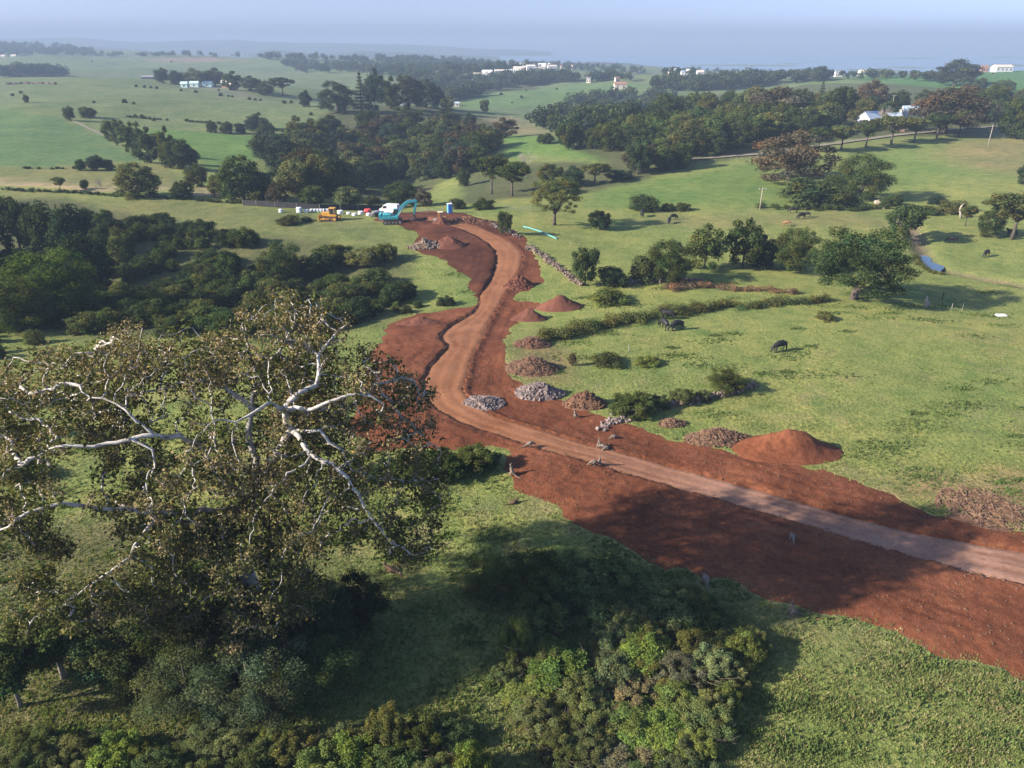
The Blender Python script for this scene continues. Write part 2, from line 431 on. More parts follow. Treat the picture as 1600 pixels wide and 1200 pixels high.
class MB:
    def __init__(s): s.v = []; s.f = []
    def add(s, V, Fs):
        o = len(s.v); s.v += [tuple(p) for p in V]; s.f += [tuple(i + o for i in f) for f in Fs]
    def box(s, c, d, rot=None, ch=0.0):
        x, y, z = d[0] / 2, d[1] / 2, d[2] / 2
        if ch:
            V = []
            for sz in (-1, 1):
                for q in ((-x + ch, -y), (x - ch, -y), (x, -y + ch), (x, y - ch), (x - ch, y), (-x + ch, y), (-x, y - ch), (-x, -y + ch)):
                    V.append(Vector((q[0], q[1], sz * (z - ch))))
            Fs = [tuple(range(7, -1, -1)), tuple(range(8, 16))] + [(i, (i + 1) % 8, 8 + (i + 1) % 8, 8 + i) for i in range(8)]
            V2 = []
            for sz in (-1, 1):
                for q in ((-x + ch, -y), (x - ch, -y), (x, -y + ch), (x, y - ch), (x - ch, y), (-x + ch, y), (-x, y - ch), (-x, -y + ch)):
                    k = (1 - ch / max(x, 1e-6)); V2.append(Vector((q[0] * k, q[1] * k, sz * z)))
            V += V2
            Fs = [(i, (i + 1) % 8, 8 + (i + 1) % 8, 8 + i) for i in range(8)]
            Fs += [((i + 1) % 8, i, 16 + i, 16 + (i + 1) % 8) for i in range(8)] + [(8 + i, 8 + (i + 1) % 8, 24 + (i + 1) % 8, 24 + i) for i in range(8)]
            Fs += [tuple(range(23, 15, -1)), tuple(range(24, 32))]
        else:
            V = [Vector((a * x, b_ * y, c_ * z)) for c_ in (-1, 1) for a, b_ in ((-1, -1), (1, -1), (1, 1), (-1, 1))]
            Fs = [(3, 2, 1, 0), (4, 5, 6, 7), (0, 1, 5, 4), (1, 2, 6, 5), (2, 3, 7, 6), (3, 0, 4, 7)]
        if rot is not None: V = [rot @ p for p in V]
        s.add([p + Vector(c) for p in V], Fs)
    def tube(s, P, R, n=8, cap=True):
        P = [Vector(p) for p in P]; R = R if isinstance(R, (list, tuple)) else [R] * len(P)
        base = len(s.v); up0 = None
        for i, p in enumerate(P):
            d = (P[min(i + 1, len(P) - 1)] - P[max(i - 1, 0)]).normalized()
            if up0 is None:
                up0 = d.orthogonal().normalized()
            up0 = (up0 - d * up0.dot(d)).normalized(); w = d.cross(up0)
            for k in range(n):
                a = 2 * math.pi * k / n
                s.v.append(tuple(p + (up0 * math.cos(a) + w * math.sin(a)) * R[i]))
        for i in range(len(P) - 1):
            for k in range(n):
                s.f.append((base + i * n + k, base + i * n + (k + 1) % n, base + (i + 1) * n + (k + 1) % n, base + (i + 1) * n + k))
        if cap:
            s.f.append(tuple(base + k for k in range(n - 1, -1, -1))); s.f.append(tuple(base + (len(P) - 1) * n + k for k in range(n)))
    def prism(s, P, w, axis='y'):
        """outline in x,z extruded over y from -w/2 to w/2"""
        n = len(P); V = [(p[0], -w / 2, p[1]) for p in P] + [(p[0], w / 2, p[1]) for p in P]
        s.add(V, [tuple(range(n)), tuple(range(2 * n - 1, n - 1, -1))] + [(i, n + i, n + (i + 1) % n, (i + 1) % n) for i in range(n)])
    def stone(s, c, r, rnd):
        """an irregular block"""
        V = []
        q = Matrix.Rotation(rnd.uniform(0, 6.28), 3, 'Z') @ Matrix.Rotation(rnd.uniform(-.5, .5), 3, 'X')
        for x, y, z in ((-1, -1, -1), (1, -1, -1), (1, 1, -1), (-1, 1, -1), (-1, -1, 1), (1, -1, 1), (1, 1, 1), (-1, 1, 1)):
            k = 0.8 if z > 0 else 1.0
            V.append(Vector(c) + q @ Vector((x * r * k * rnd.uniform(.65, 1.1), y * r * k * rnd.uniform(.5, .95), z * r * rnd.uniform(.45, .8))))
        s.add(V, [(3, 2, 1, 0), (4, 5, 6, 7), (0, 1, 5, 4), (1, 2, 6, 5), (2, 3, 7, 6), (3, 0, 4, 7)])
    def build(s, name, m, parent=None, smooth=False):
        me = bpy.data.meshes.new(name); me.from_pydata(s.v, [], s.f)
        if smooth: me.polygons.foreach_set('use_smooth', [True] * len(me.polygons))
        me.update()
        return link(name, me, parent, m)

# ------------------------------------------------------------------ ground sheet
def field_paint(X, Y):
    """what grows where: albedo of the fields, soft-edged, in ground coordinates"""
    n = X.size
    C = np.empty((n, 3)); C[:] = (0.150, 0.170, 0.050)
    far = sstep(200, 500, Y)[:, None]
    C = C * (1 - far) + np.array((0.098, 0.126, 0.056)) * far
    wx = X + (2.0 + Y * 0.008) * fbm(X / (5 + Y * .02), Y / (5 + Y * .02), 61, 3); wy = Y + (2.0 + Y * 0.02) * fbm(X / (5 + Y * .02), Y / (5 + Y * .02), 71, 3)
    def paint(px, c, k=1.0, soft=None):
        nonlocal C
        P = W(px)
        xs = [p[0] for p in P]; ys = [p[1] for p in P]
        mrg = 30
        sel = np.nonzero((wx > min(xs) - mrg) & (wx < max(xs) + mrg) & (wy > min(ys) - mrg) & (wy < max(ys) + mrg))[0]
        if len(sel) == 0: return
        ins = inside(wx[sel], wy[sel], P)
        if soft:
            d, _, _ = seg_dist(wx[sel], wy[sel], P, True)
            a = np.where(ins, 0.5 + 0.5 * np.clip(d / soft, 0, 1), 0.5 - 0.5 * np.clip(d / soft, 0, 1)) * k
        else:
            a = ins * k
        C[sel] = C[sel] * (1 - a[:, None]) + np.array(c) * a[:, None]
    paint([(-60,168),(100,186),(170,213),(228,252),(60,264),(-60,264)], (0.082, 0.130, 0.048), 1, 3)
    paint([(205,200),(300,205),(440,212),(430,245),(330,262),(260,235)], (0.085, 0.15, 0.036), .9, 4)
    paint([(-20,290),(140,296),(300,303),(440,316),(440,308),(300,290),(150,281),(-20,277)], (0.27, 0.21, 0.12), .9, 1.5)
    paint([(0,262),(230,255),(330,300),(0,285)], (0.13, 0.13, 0.05), .8, 3)
    paint([(0,300),(340,318),(600,345),(640,420),(520,372),(330,372),(150,345),(0,330)], (0.104, 0.112, 0.044), .8, 5)
    paint([(700,190),(790,180),(880,208),(800,212),(700,208)], (0.15, 0.135, 0.075), .9, 8)
    paint([(705,166),(820,141),(900,131),(1012,133),(985,152),(880,165),(760,172)], (0.088, 0.135, 0.05), 1, 10)
    paint([(232,93),(330,88),(385,94),(300,98)], (0.17, 0.13, 0.09), 1, 20)
    paint([(280,132),(350,128),(385,142),(420,160),(360,152)], (0.13, 0.135, 0.085), .9, 10)
    paint([(780,205),(900,230),(980,240),(950,252),(820,245),(660,295),(590,300),(560,296)], (0.088, 0.15, 0.036), .9, 5)
    paint([(900,300),(1200,255),(1230,320),(930,325)], (0.092, 0.14, 0.036), .9, 6)
    paint([(1450,235),(1620,208),(1620,275),(1500,262)], (0.16, 0.14, 0.06), .8, 8)
    paint([(1330,240),(1450,225),(1500,270),(1400,300)], (0.09, 0.145, 0.036), .7, 8)
    paint([(1000,335),(1380,330),(1420,360),(1200,355),(1000,352)], (0.15, 0.145, 0.055), .8, 5)
    paint([(1170,150),(1340,120),(1340,132),(1180,160)], (0.10, 0.14, 0.05), 1, 10)
    paint([(1340,122),(1430,116),(1620,112),(1620,148),(1440,146)], (0.062, 0.13, 0.04), 1, 10)
    # the trampled, half-stripped ground beside the straight
    paint([(1400,775),(1450,745),(1540,735),(1760,760),(1760,870),(1600,832),(1510,806)], (0.185, 0.115, 0.065), .85, 2.5)
    paint([(1340,735),(1440,728),(1450,745),(1380,770)], (0.16, 0.14, 0.06), .5, 1.5)
    paint([(800,545),(850,520),(900,560),(880,605),(820,600)], (0.16, 0.11, 0.06), .7, 2)
    paint([(1220,990),(1310,960),(1460,1020),(1620,1062),(1620,1100),(1480,1050)], (0.19, 0.155, 0.075), .55, 2)
    paint([(800,780),(900,830),(960,850),(900,850),(780,800)], (0.15, 0.14, 0.055), .6, 1.5)
    # floor under woods and gully: shade painted in as darker ground between the trees
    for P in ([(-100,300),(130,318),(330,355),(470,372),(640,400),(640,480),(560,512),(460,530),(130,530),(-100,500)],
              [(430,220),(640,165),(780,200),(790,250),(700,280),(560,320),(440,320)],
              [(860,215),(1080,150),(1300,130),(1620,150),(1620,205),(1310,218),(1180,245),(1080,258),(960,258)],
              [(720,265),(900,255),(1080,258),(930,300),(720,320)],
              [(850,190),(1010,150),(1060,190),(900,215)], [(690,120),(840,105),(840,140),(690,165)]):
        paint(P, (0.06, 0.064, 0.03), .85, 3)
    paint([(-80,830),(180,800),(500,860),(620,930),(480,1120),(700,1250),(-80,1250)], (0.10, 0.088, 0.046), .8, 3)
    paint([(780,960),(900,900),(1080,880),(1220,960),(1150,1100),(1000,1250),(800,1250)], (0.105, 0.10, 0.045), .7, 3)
    # dry flecks and lusher patches in the nearer pasture
    nr_ = (1 - sstep(70, 130, Y)) * np.clip(.9 * fbm(X / 2.6, Y / 2.6, 91, 4) + .5 * fbm(X / 11, Y / 11, 93, 2) - .05, 0, .55)
    C = C * (1 - nr_[:, None]) + np.array((0.185, 0.155, 0.080)) * nr_[:, None]
    lu = (1 - sstep(90, 160, Y)) * np.clip(1.1 * fbm(X / 4.5, Y / 4.5, 95, 4) - .18, 0, .6)
    C = C * (1 - lu[:, None]) + np.array((0.085, 0.135, 0.036)) * lu[:, None]
    d, _, _ = seg_dist(X, Y, CREEK)
    a = np.exp(-(d / 1.8) ** 2)[:, None] * 0.9
    C = C * (1 - a) + np.array((0.12, 0.09, 0.065)) * a
    return C * np.array((1.22, 1.20, 1.30))

def build_ground():
    s = np.concatenate([np.linspace(-1.5, -0.86, 60, endpoint=False), np.linspace(-0.86, 0.86, 620), np.linspace(0.86, 1.5, 61)[1:]])
    L = np.concatenate([np.linspace(math.log(6), math.log(24), 40, endpoint=False), np.linspace(math.log(24), math.log(4500), 900)])
    Y = np.exp(L)
    SS, YY = np.meshgrid(s, Y)
    X = (SS * YY).ravel(); Yr = YY.ravel()
    Z = H(X, Yr)
    near = np.nonzero((Yr < 230) & (Yr > 35))[0]
    ins = inside(X[near], Yr[near], DIRTc)
    k = near[ins]
    d, _, _ = seg_dist(X[k], Yr[k], DIRTc, True)
    Z[k] -= 1.6 * sstep(0.35, 2.0, d)
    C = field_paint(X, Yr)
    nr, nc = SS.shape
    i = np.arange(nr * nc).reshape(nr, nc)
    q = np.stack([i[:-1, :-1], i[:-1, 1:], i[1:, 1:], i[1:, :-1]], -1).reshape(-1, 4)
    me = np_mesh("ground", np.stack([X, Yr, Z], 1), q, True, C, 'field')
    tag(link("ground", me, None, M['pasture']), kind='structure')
build_ground()

def sheet(name, P, step, zf, m, margin=0.0, yfar=None, kind='structure', coarse=0.0, attrf=None):
    xs = [p[0] for p in P]; ys = [p[1] for p in P]
    pts = []
    y = min(ys)
    while y < max(ys):
        st = step * (1 + coarse * max(0, y - 60))
        row = np.arange(min(xs), max(xs), st)
        pts += [(x + random.uniform(-.3, .3) * st, y + random.uniform(-.3, .3) * st) for x in row]
        y += st
    A = np.array(pts)
    A = A[inside(A[:, 0], A[:, 1], P)]
    d, _, _ = seg_dist(A[:, 0], A[:, 1], P[::2], True)
    A = A[d > step * 0.45]
    B = [Vector(p) for p in P] + [Vector(a) for a in A]
    n = len(P)
    v, e, f, *_ = geometry.delaunay_2d_cdt(B, [(i, (i + 1) % n) for i in range(n)], [], 1, 1e-4)
    V = np.array([(p.x, p.y) for p in v])
    Z = zf(V[:, 0], V[:, 1])
    at_ = None
    if attrf is not None:
        q = attrf(V[:, 0], V[:, 1]); at_ = q if q.ndim == 2 else np.stack([q, q, q], 1)
    me = np_mesh(name, np.column_stack([V, Z]), np.array([t[:3] for t in f if len(t) >= 3]), True, at_, 'rut')
    o = link(name, me, None, m)
    if kind: tag(o, kind=kind)
    return o
def soil_f(x, y):
    dl, _, _ = seg_dist(x, y, RLc); dr, _, _ = seg_dist(x, y, RRc)
    d = np.minimum(dl, dr) + .5 * fbm(x / 9, y / 9, 81, 2)
    r = sum(np.exp(-((d - k) / .22) ** 2) for k in (1.1, 2.9, 4.3, 6.1, 7.6))
    r = r * np.clip(.35 + 1.5 * fbm(x / 6, y / 6, 83, 3), 0, 1) + np.clip(1.1 * fbm(x / 7, y / 7, 87, 4) - .2, 0, .5)
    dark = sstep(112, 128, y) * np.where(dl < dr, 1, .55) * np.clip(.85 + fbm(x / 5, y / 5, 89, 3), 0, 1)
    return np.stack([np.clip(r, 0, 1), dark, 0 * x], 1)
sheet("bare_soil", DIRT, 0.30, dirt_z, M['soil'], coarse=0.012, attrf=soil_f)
def rut_f(x, y):
    dl, _, _ = seg_dist(x, y, RLc); dr, _, _ = seg_dist(x, y, RRc)
    t = dl / (dl + dr + .01)
    r = np.exp(-((t - 0.32) / 0.06) ** 2) + 0.8 * np.exp(-((t - 0.52) / 0.03) ** 2) + np.exp(-((t - 0.72) / 0.06) ** 2) + 0.8 * (1 - sstep(0, .6, np.minimum(dl, dr)))
    return np.clip(r * (0.5 + 1.4 * fbm(x / 4, y / 4, 77, 3)), 0, 1)
sheet("road", ROAD, 0.28, road_z, M['road'], coarse=0.010, attrf=rut_f)

# the pale lane behind the far field
def strip(name, px, w, m, lift=0.06):
    P = smooth(W(px), 2.0, False)
    V = []; q = []
    for i, p in enumerate(P):
        a = Vector(P[min(i + 1, len(P) - 1)]) - Vector(P[max(i - 1, 0)]); nrm = Vector((-a.y, a.x)).normalized()
        for k in (-.5, 0, .5):
            x, y = p[0] + nrm.x * w * k, p[1] + nrm.y * w * k
            V.append((x, y, float(H(x, y)) + lift))
        if i: q += [(3*i-3, 3*i-2, 3*i+1, 3*i), (3*i-2, 3*i-1, 3*i+2, 3*i+1)]
    return tag(link(name, np_mesh(name, V, q, True), None, m), kind='structure')
strip("path", [(1040,253),(1120,247),(1200,240),(1300,226),(1370,216),(1440,208),(1500,202),(1580,197),(1660,192)], 2.6, M['lane'], 0.35)
strip("path", [(110,188),(150,206),(175,218)], 1.5, M['lane'], 0.2)

# sea, creek pools, far ranges
m, nt, b = mat("sea_water", 0.25)
b.inputs['Base Color'].default_value = (0.12, 0.17, 0.23, 1)
f = noise_tex(nt, 0.02, 4, 0.6, vec_obj(nt)); bump(nt, b, f, 0.3, 2.0)
M['sea'] = m
m, nt, b = mat("creek_water", 0.06)
b.inputs['Base Color'].default_value = (0.03, 0.045, 0.05, 1); b.inputs["Specular IOR Level"].default_value = 0.8
M['creek'] = m
tag(link("sea", np_mesh("sea", [(-9000, 1400, -46), (9000, 1400, -46), (9000, 15500, -46), (-9000, 15500, -46)], [(0, 1, 2, 3)]), None, M['sea']), kind='structure')
def pool(px, dz):
    P = smooth(W(px), 0.5, True, 0.5, 1.0, 5)
    z = max(float(H(*p)) for p in P) * .3 + min(float(H(*p)) for p in P) * .7 + dz
    me = bpy.data.meshes.new("water"); me.from_pydata([(p[0], p[1], z) for p in P], [], [tuple(range(len(P)))]); me.update()
    tag(link("water", me, None, M['creek']), kind='structure')
pool([(1436,396),(1447,394),(1456,401),(1458,406),(1447,406)], 0.25)
pool([(1446,407),(1458,407),(1475,416),(1464,424),(1452,420)], 0.25)

m, nt, b = mat("wooded_ranges", 1.0)
f = noise_tex(nt, 0.006, 5, 0.6, vec_obj(nt))
nt.links.new(ramp(nt, f, [(0.35, (0.03, 0.042, 0.024)), (0.65, (0.06, 0.078, 0.04))]), b.inputs['Base Color'])
M['range'] = m
def ridge(px, Y0, back, seed):
    xs = np.linspace(px[0][0], px[-1][0], 160)
    tops = np.interp(xs, [p[0] for p in px], [p[1] for p in px])
    V = []; nrow = 14
    for j in range(nrow):
        t = j / (nrow - 1)
        yy = Y0 + (t - 0.5) * back * 2
        prof = math.sin(math.pi * t) ** 0.8 if 0 < t < 1 else 0
        for x, tp in zip(xs, tops):
            p = at_depth(x, tp, Y0)
            X = p.x * (yy / Y0)
            hgt = p.z + 50 + 9 * float(fbm(np.array([X / 300.0]), np.array([yy / 300.0]), seed, 4)[0])
            V.append((X, yy, -51 + max(0.0, hgt) * prof))
    n = len(xs); i = np.arange(nrow * n).reshape(nrow, n)
    q = np.stack([i[:-1, :-1], i[:-1, 1:], i[1:, 1:], i[1:, :-1]], -1).reshape(-1, 4)
    tag(link("hills", np_mesh("hills", V, q, True), None, M['range']), kind='structure')
ridge([(-300,70),(-100,62),(20,60),(120,58),(170,63),(215,66),(250,64),(330,63),(372,61),(400,64),(470,67),(560,68),(680,71),(760,76),(860,80)], 5600, 700, 3)
ridge([(-300,60),(-60,56),(0,62),(40,66),(120,72),(180,76),(240,80),(300,82)], 4300, 300, 9)
ridge([(380,85),(420,78),(470,80),(500,84),(560,80),(640,82),(700,84),(780,88)], 3700, 250, 12)
ridge([(860,104),(885,99),(930,97),(985,98),(1005,101),(1015,106)], 2700, 160, 13)
ridge([(1070,107),(1078,103),(1108,103),(1112,108)], 3300, 120, 15)

# haze: one box of even air round everything
HZ = 0.00032
mb = MB(); mb.box((0, 7700, 15), (19400, 15900, 140)); 
m = bpy.data.materials.new("air"); m.use_nodes = True
nt = m.node_tree; nt.nodes.clear()
out = N(nt, 'ShaderNodeOutputMaterial'); pv = N(nt, 'ShaderNodeVolumePrincipled')
pv.inputs['Color'].default_value = (0.315, 0.412, 0.565, 1); pv.inputs['Density'].default_value = HZ; pv.inputs['Anisotropy'].default_value = 0.0
nt.links.new(pv.outputs[0], out.inputs['Volume'])
tag(mb.build("haze", m), kind='stuff')

# ------------------------------------------------------------------ light, sky, view
w = bpy.data.worlds.new("World"); sc.world = w; w.use_nodes = True
nt = w.node_tree; bg = nt.nodes['Background']
sky = N(nt, 'ShaderNodeTexSky'); sky.sky_type = 'NISHITA'; sky.sun_disc = False
sky.sun_elevation = SUN_EL
sky.sun_rotation = math.atan2(-SUN_AZ.x, -SUN_AZ.y)
sky.altitude = 60; sky.air_density = 1.0; sky.dust_density = 1.0; sky.ozone_density = 2.5
geo = N(nt, 'ShaderNodeTexCoord'); sz = N(nt, 'ShaderNodeSeparateXYZ'); nt.links.new(geo.outputs['Generated'], sz.inputs[0])
# moist air low over the sea takes the yellow out of the lower sky
skyc = mixc(nt, sky.outputs[0], ramp(nt, sz.outputs[2], [(0.0, (0.52, 0.64, 1.22)), (0.010, (0.62, 0.76, 1.43)), (0.024, (0.69, 0.81, 1.47)), (0.043, (0.68, 0.74, 1.24)), (0.08, (0.76, 0.80, 1.22)), (0.35, (0.96, 0.98, 1.08))]), 1.0, 'MULTIPLY')
nt.links.new(skyc, bg.inputs[0]); bg.inputs[1].default_value = 0.074
sl = bpy.data.lights.new("sun", 'SUN'); sl.energy = 4.7; sl.angle = math.radians(0.55); sl.color = (1.0, 0.90, 0.76)
so = bpy.data.objects.new("sun", sl); COL.objects.link(so)
so.rotation_euler = Vector((SUN_AZ.x * math.cos(SUN_EL), SUN_AZ.y * math.cos(SUN_EL), -math.sin(SUN_EL))).to_track_quat('-Z', 'Y').to_euler()
so.location = (-60, -20, 60)
sc.view_settings.view_transform = 'Standard'; sc.view_settings.look = 'None'
sc.view_settings.exposure = 1.62; sc.view_settings.gamma = 1.0
cy = sc.cycles
cy.max_bounces = 5; cy.diffuse_bounces = 3; cy.glossy_bounces = 2; cy.transmission_bounces = 3; cy.volume_bounces = 0; cy.transparent_max_bounces = 4
cy.caustics_reflective = False; cy.caustics_refractive = False
# ------------------------------------------------------------------ foliage
def leaves(C, Nrm, size, asp, rnd, lc):
    """one folded diamond per leaf: C centres, Nrm facing, size lengths, lc colours -> verts, faces, colours"""
    n = len(C)
    Nn = Nrm / (np.linalg.norm(Nrm, axis=1, keepdims=True) + 1e-9)
    r = rnd.normal(size=(n, 3)); T = r - Nn * (r * Nn).sum(1, keepdims=True)
    T /= np.linalg.norm(T, axis=1, keepdims=True) + 1e-9
    B = np.cross(Nn, T)
    L = size[:, None]; Wd = L * asp
    V = np.empty((n, 4, 3))
    V[:, 0] = C - T * L * .5; V[:, 2] = C + T * L * .5 - Nn * L * .12
    V[:, 1] = C + B * Wd * .5 + Nn * L * .08; V[:, 3] = C - B * Wd * .5 + Nn * L * .08
    i = np.arange(n * 4).reshape(n, 4)
    return V.reshape(-1, 3), i, np.repeat(lc, 4, 0)

def crown(name, blobs, n, size, rnd, asp=0.6, jit=0.75, hue=0.12, bri=0.28, blobv=0.16, inner=0.25, shell=(0.72, 1.04), up=0.25, squash=1.0):
    """a crown of leaves spread over many overlapping clumps. blobs: (x,y,z,rx,ry,rz)"""
    B = np.array(blobs, float)
    area = (B[:, 3] * B[:, 4] + B[:, 4] * B[:, 5] + B[:, 3] * B[:, 5])
    k = rnd.choice(len(B), n, p=area / area.sum())
    d = rnd.normal(size=(n, 3)); d /= np.linalg.norm(d, axis=1, keepdims=True)
    d[:, 2] += 0.15; d /= np.linalg.norm(d, axis=1, keepdims=True)
    isin = rnd.random(n) < inner
    r = np.where(isin, rnd.uniform(.3, .72, n), rnd.uniform(shell[0], shell[1], n))
    # clumps themselves are ragged
    rag = 1 + 0.22 * np.sin(d[:, 0] * 7 + k) * np.sin(d[:, 1] * 6 + 2 * k) + 0.10 * rnd.normal(size=n)
    P = B[k, :3] + d * B[k, 3:6] * (r * rag)[:, None]
    nr = d / B[k, 3:6] * B[k, 3:6].mean(1, keepdims=True) + jit * rnd.normal(size=(n, 3)) + np.array([0, 0, up])
    s = size * rnd.uniform(.65, 1.35, n) * np.where(isin, 1.5, 1.0)
    bb = 1 + blobv * rnd.normal(size=len(B)); bh = hue * rnd.normal(size=len(B))
    br = bb[k] * (1 + bri * (rnd.random(n) * 2 - 1)); h = bh[k] + hue * .6 * rnd.normal(size=n)
    lc = np.stack([br * (1 + h), br, br * (1 - .6 * h)], 1).clip(.15, 2.5)
    V, q, c = leaves(P, nr, s, asp, rnd, lc)
    return np_mesh(name, V, q, False, c)

def blob_shell(rnd, n, c, r, br, zmin=-1.0, flat=1.0, core=0.2):
    """n clumps over an ellipsoid, golden-spiral spread"""
    out = []
    for i in range(n):
        z = 1 - (i + .5) / n * (1 - zmin); a = i * 2.39996 + rnd.uniform(-.3, .3)
        q = math.sqrt(max(0, 1 - z * z))
        k = rnd.uniform(.62, 1.02) if rnd.random() > core else rnd.uniform(.1, .55)
        b = rnd.uniform(*br)
        out.append((c[0] + q * math.cos(a) * r[0] * k, c[1] + q * math.sin(a) * r[1] * k, c[2] + z * r[2] * k, b, b * rnd.uniform(.85, 1.15), b * flat * rnd.uniform(.8, 1.1)))
    return out

def limb_tree(tips, r0=0.035, fork=0.3, rnd=None, base=-0.03, lean=0.0, n=6):
    """a tapered trunk that forks into limbs reaching the clumps; unit space"""
    b = MB()
    top = Vector((lean, 0, fork))
    b.tube([(0, 0, base), (lean * .2, 0, fork * .35), (lean * .6, 0, fork * .75), top], [r0 * 1.5, r0 * 1.0, r0 * .9, r0 * .8], n + 2)
    for t in tips:
        t = Vector(t); mid = top.lerp(t, .45) + Vector((rnd.uniform(-.04, .04), rnd.uniform(-.04, .04), rnd.uniform(-.02, .05)))
        b.tube([top - Vector((0, 0, .02)), mid, t], [r0 * .55, r0 * .36, r0 * .12], n)
    me = bpy.data.meshes.new("trunk"); me.from_pydata(b.v, [], b.f)
    me.polygons.foreach_set('use_smooth', [True] * len(me.polygons)); me.materials.append(M['bark']); me.update()
    return me

PROTO = {}
def proto(kind, seed, blobs, n, size, tips=6, r0=.03, fork=.3, lean=0.0, leafm='leaf', **kw):
    rnd = np.random.default_rng(seed)
    bl = blobs(rnd)
    cm = crown("crown", bl, n, size, rnd, **kw); cm.materials.append(M[leafm])
    tm = None
    if tips:
        o = [bl[int(k)] for k in np.linspace(0, len(bl) - 1, tips)]
        tm = limb_tree([(p[0] * .8, p[1] * .8, p[2]) for p in o], r0, fork, rnd, lean=lean)
    PROTO.setdefault(kind, []).append((cm, tm))

for sd in (1, 2, 3):
    proto('round', sd, lambda r: blob_shell(r, 34, (0, 0, .45), (.39, .39, .42), (.11, .18), -.9), 5600, .047, 6, .024, .2)
for sd in (4, 5):
    proto('broad', sd, lambda r: blob_shell(r, 40, (0, 0, .42), (.43, .43, .44), (.09, .15), -.85, .85), 6600, .042, 7, .024, .2)
for sd in (6, 7, 8):
    proto('umbrella', sd, lambda r: blob_shell(r, 26, (0, 0, .74), (.42, .42, .18), (.085, .14), -.6, .6) + blob_shell(r, 10, (0, 0, .54), (.28, .28, .12), (.07, .11), -1, .6), 4600, .042, 7, .026, .38)
for sd in (9, 10):
    proto('fig', sd, lambda r: blob_shell(r, 60, (0, 0, .40), (.43, .43, .50), (.075, .13), -.7, .8), 9000, .032, 8, .04, .2)
for sd in (11, 12, 13):
    proto('tall', sd, lambda r: blob_shell(r, 30, (0, 0, .50), (.38, .38, .46), (.09, .16), -.95, .85, .3), 5200, .045, 7, .02, .3)
for sd in (14, 15, 16, 17):
    proto('bush', sd, lambda r: blob_shell(r, 26, (0, 0, .30), (.38, .38, .55), (.11, .18), -.5, 1.2), 4600, .052, 0)
def pine_blobs(r):
    out = []
    for t in range(11):
        z = .12 + .8 * t / 10; rad = .42 * (1 - t / 11.5)
        for k in range(6):
            a = k * 1.047 + t * .5 + r.uniform(-.2, .2)
            out.append((math.cos(a) * rad * .6, math.sin(a) * rad * .6, z, rad * .42 + .03, rad * .42 + .03, .035))
    return out + [(0, 0, .97, .04, .04, .05)]
proto('pine', 18, pine_blobs, 3000, .035, 1, .03, .9)
# the large tree in the meadow and near shrubs get finer leaves
proto('umbrella_fine', 19, lambda r: blob_shell(r, 62, (0, 0, .60), (.43, .43, .34), (.06, .11), -.45, .62) + blob_shell(r, 16, (0, 0, .36), (.38, .38, .10), (.05, .08), -1, .7), 15000, .019, 9, .030, .24)
for sd in (20, 21):
    proto('round_fine', sd, lambda r: blob_shell(r, 60, (0, 0, .45), (.41, .41, .46), (.075, .13), -.92), 19000, .022, 7, .026, .16)
proto('spread_fine', 22, lambda r: blob_shell(r, 84, (0, 0, .50), (.43, .43, .44), (.06, .11), -.8, .7), 26000, .018, 9, .032, .14)
SHRUB_KINDS = []
for j, sd in enumerate((30, 31, 32, 33)):      # leafy dense
    proto('shrub', sd, lambda r: blob_shell(r, 40, (0, 0, .34), (.40, .40, .55), (.07, .13), -.4, 1.1), 12500, .032, 0, asp=.6, jit=1.0, hue=.08, bri=.4)
for j, sd in enumerate((34, 35, 36)):          # twiggy, feathery, upright
    proto('twiggy', sd, lambda r: blob_shell(r, 46, (0, 0, .38), (.40, .40, .55), (.045, .09), -.4, 2.0), 13000, .031, 0, asp=.36, jit=1.2, hue=.08, bri=.45, up=.5)
for j, sd in enumerate((37, 38)):              # fine grey-green, willowy
    proto('willowy', sd, lambda r: blob_shell(r, 70, (0, 0, .50), (.40, .40, .46), (.06, .11), -.8, 1.3), 26000, .018, 6, .03, .2, asp=.42, jit=1.1, hue=.10, bri=.35)
for j, sd in enumerate((39, 40)):              # open tree with larger leaves
    proto('open', sd, lambda r: blob_shell(r, 44, (0, 0, .56), (.42, .42, .40), (.07, .12), -.9, .8, .35), 11000, .028, 10, .022, .25, leafm='leaf_gloss', asp=.5, jit=1.0, hue=.14, bri=.45)
def stems_mesh(seed, n=14, r=.01):
    rnd = random.Random(seed); b = MB()
    for k in range(n):
        a = rnd.uniform(0, 6.28); q = rnd.uniform(.2, .42); z = rnd.uniform(.35, .6)
        b.tube([(0, 0, -.05), (math.cos(a) * q * .4, math.sin(a) * q * .4, z * .5), (math.cos(a) * q, math.sin(a) * q, z), (math.cos(a + .3) * q * 1.15, math.sin(a + .3) * q * 1.15, z + .06)], [r * 1.6, r, r * .7, r * .3], 5)
    me = bpy.data.meshes.new("stem"); me.from_pydata(b.v, [], b.f); me.materials.append(M['bark']); me.update()
    return me
STEMS = [stems_mesh(s) for s in (1, 2)]
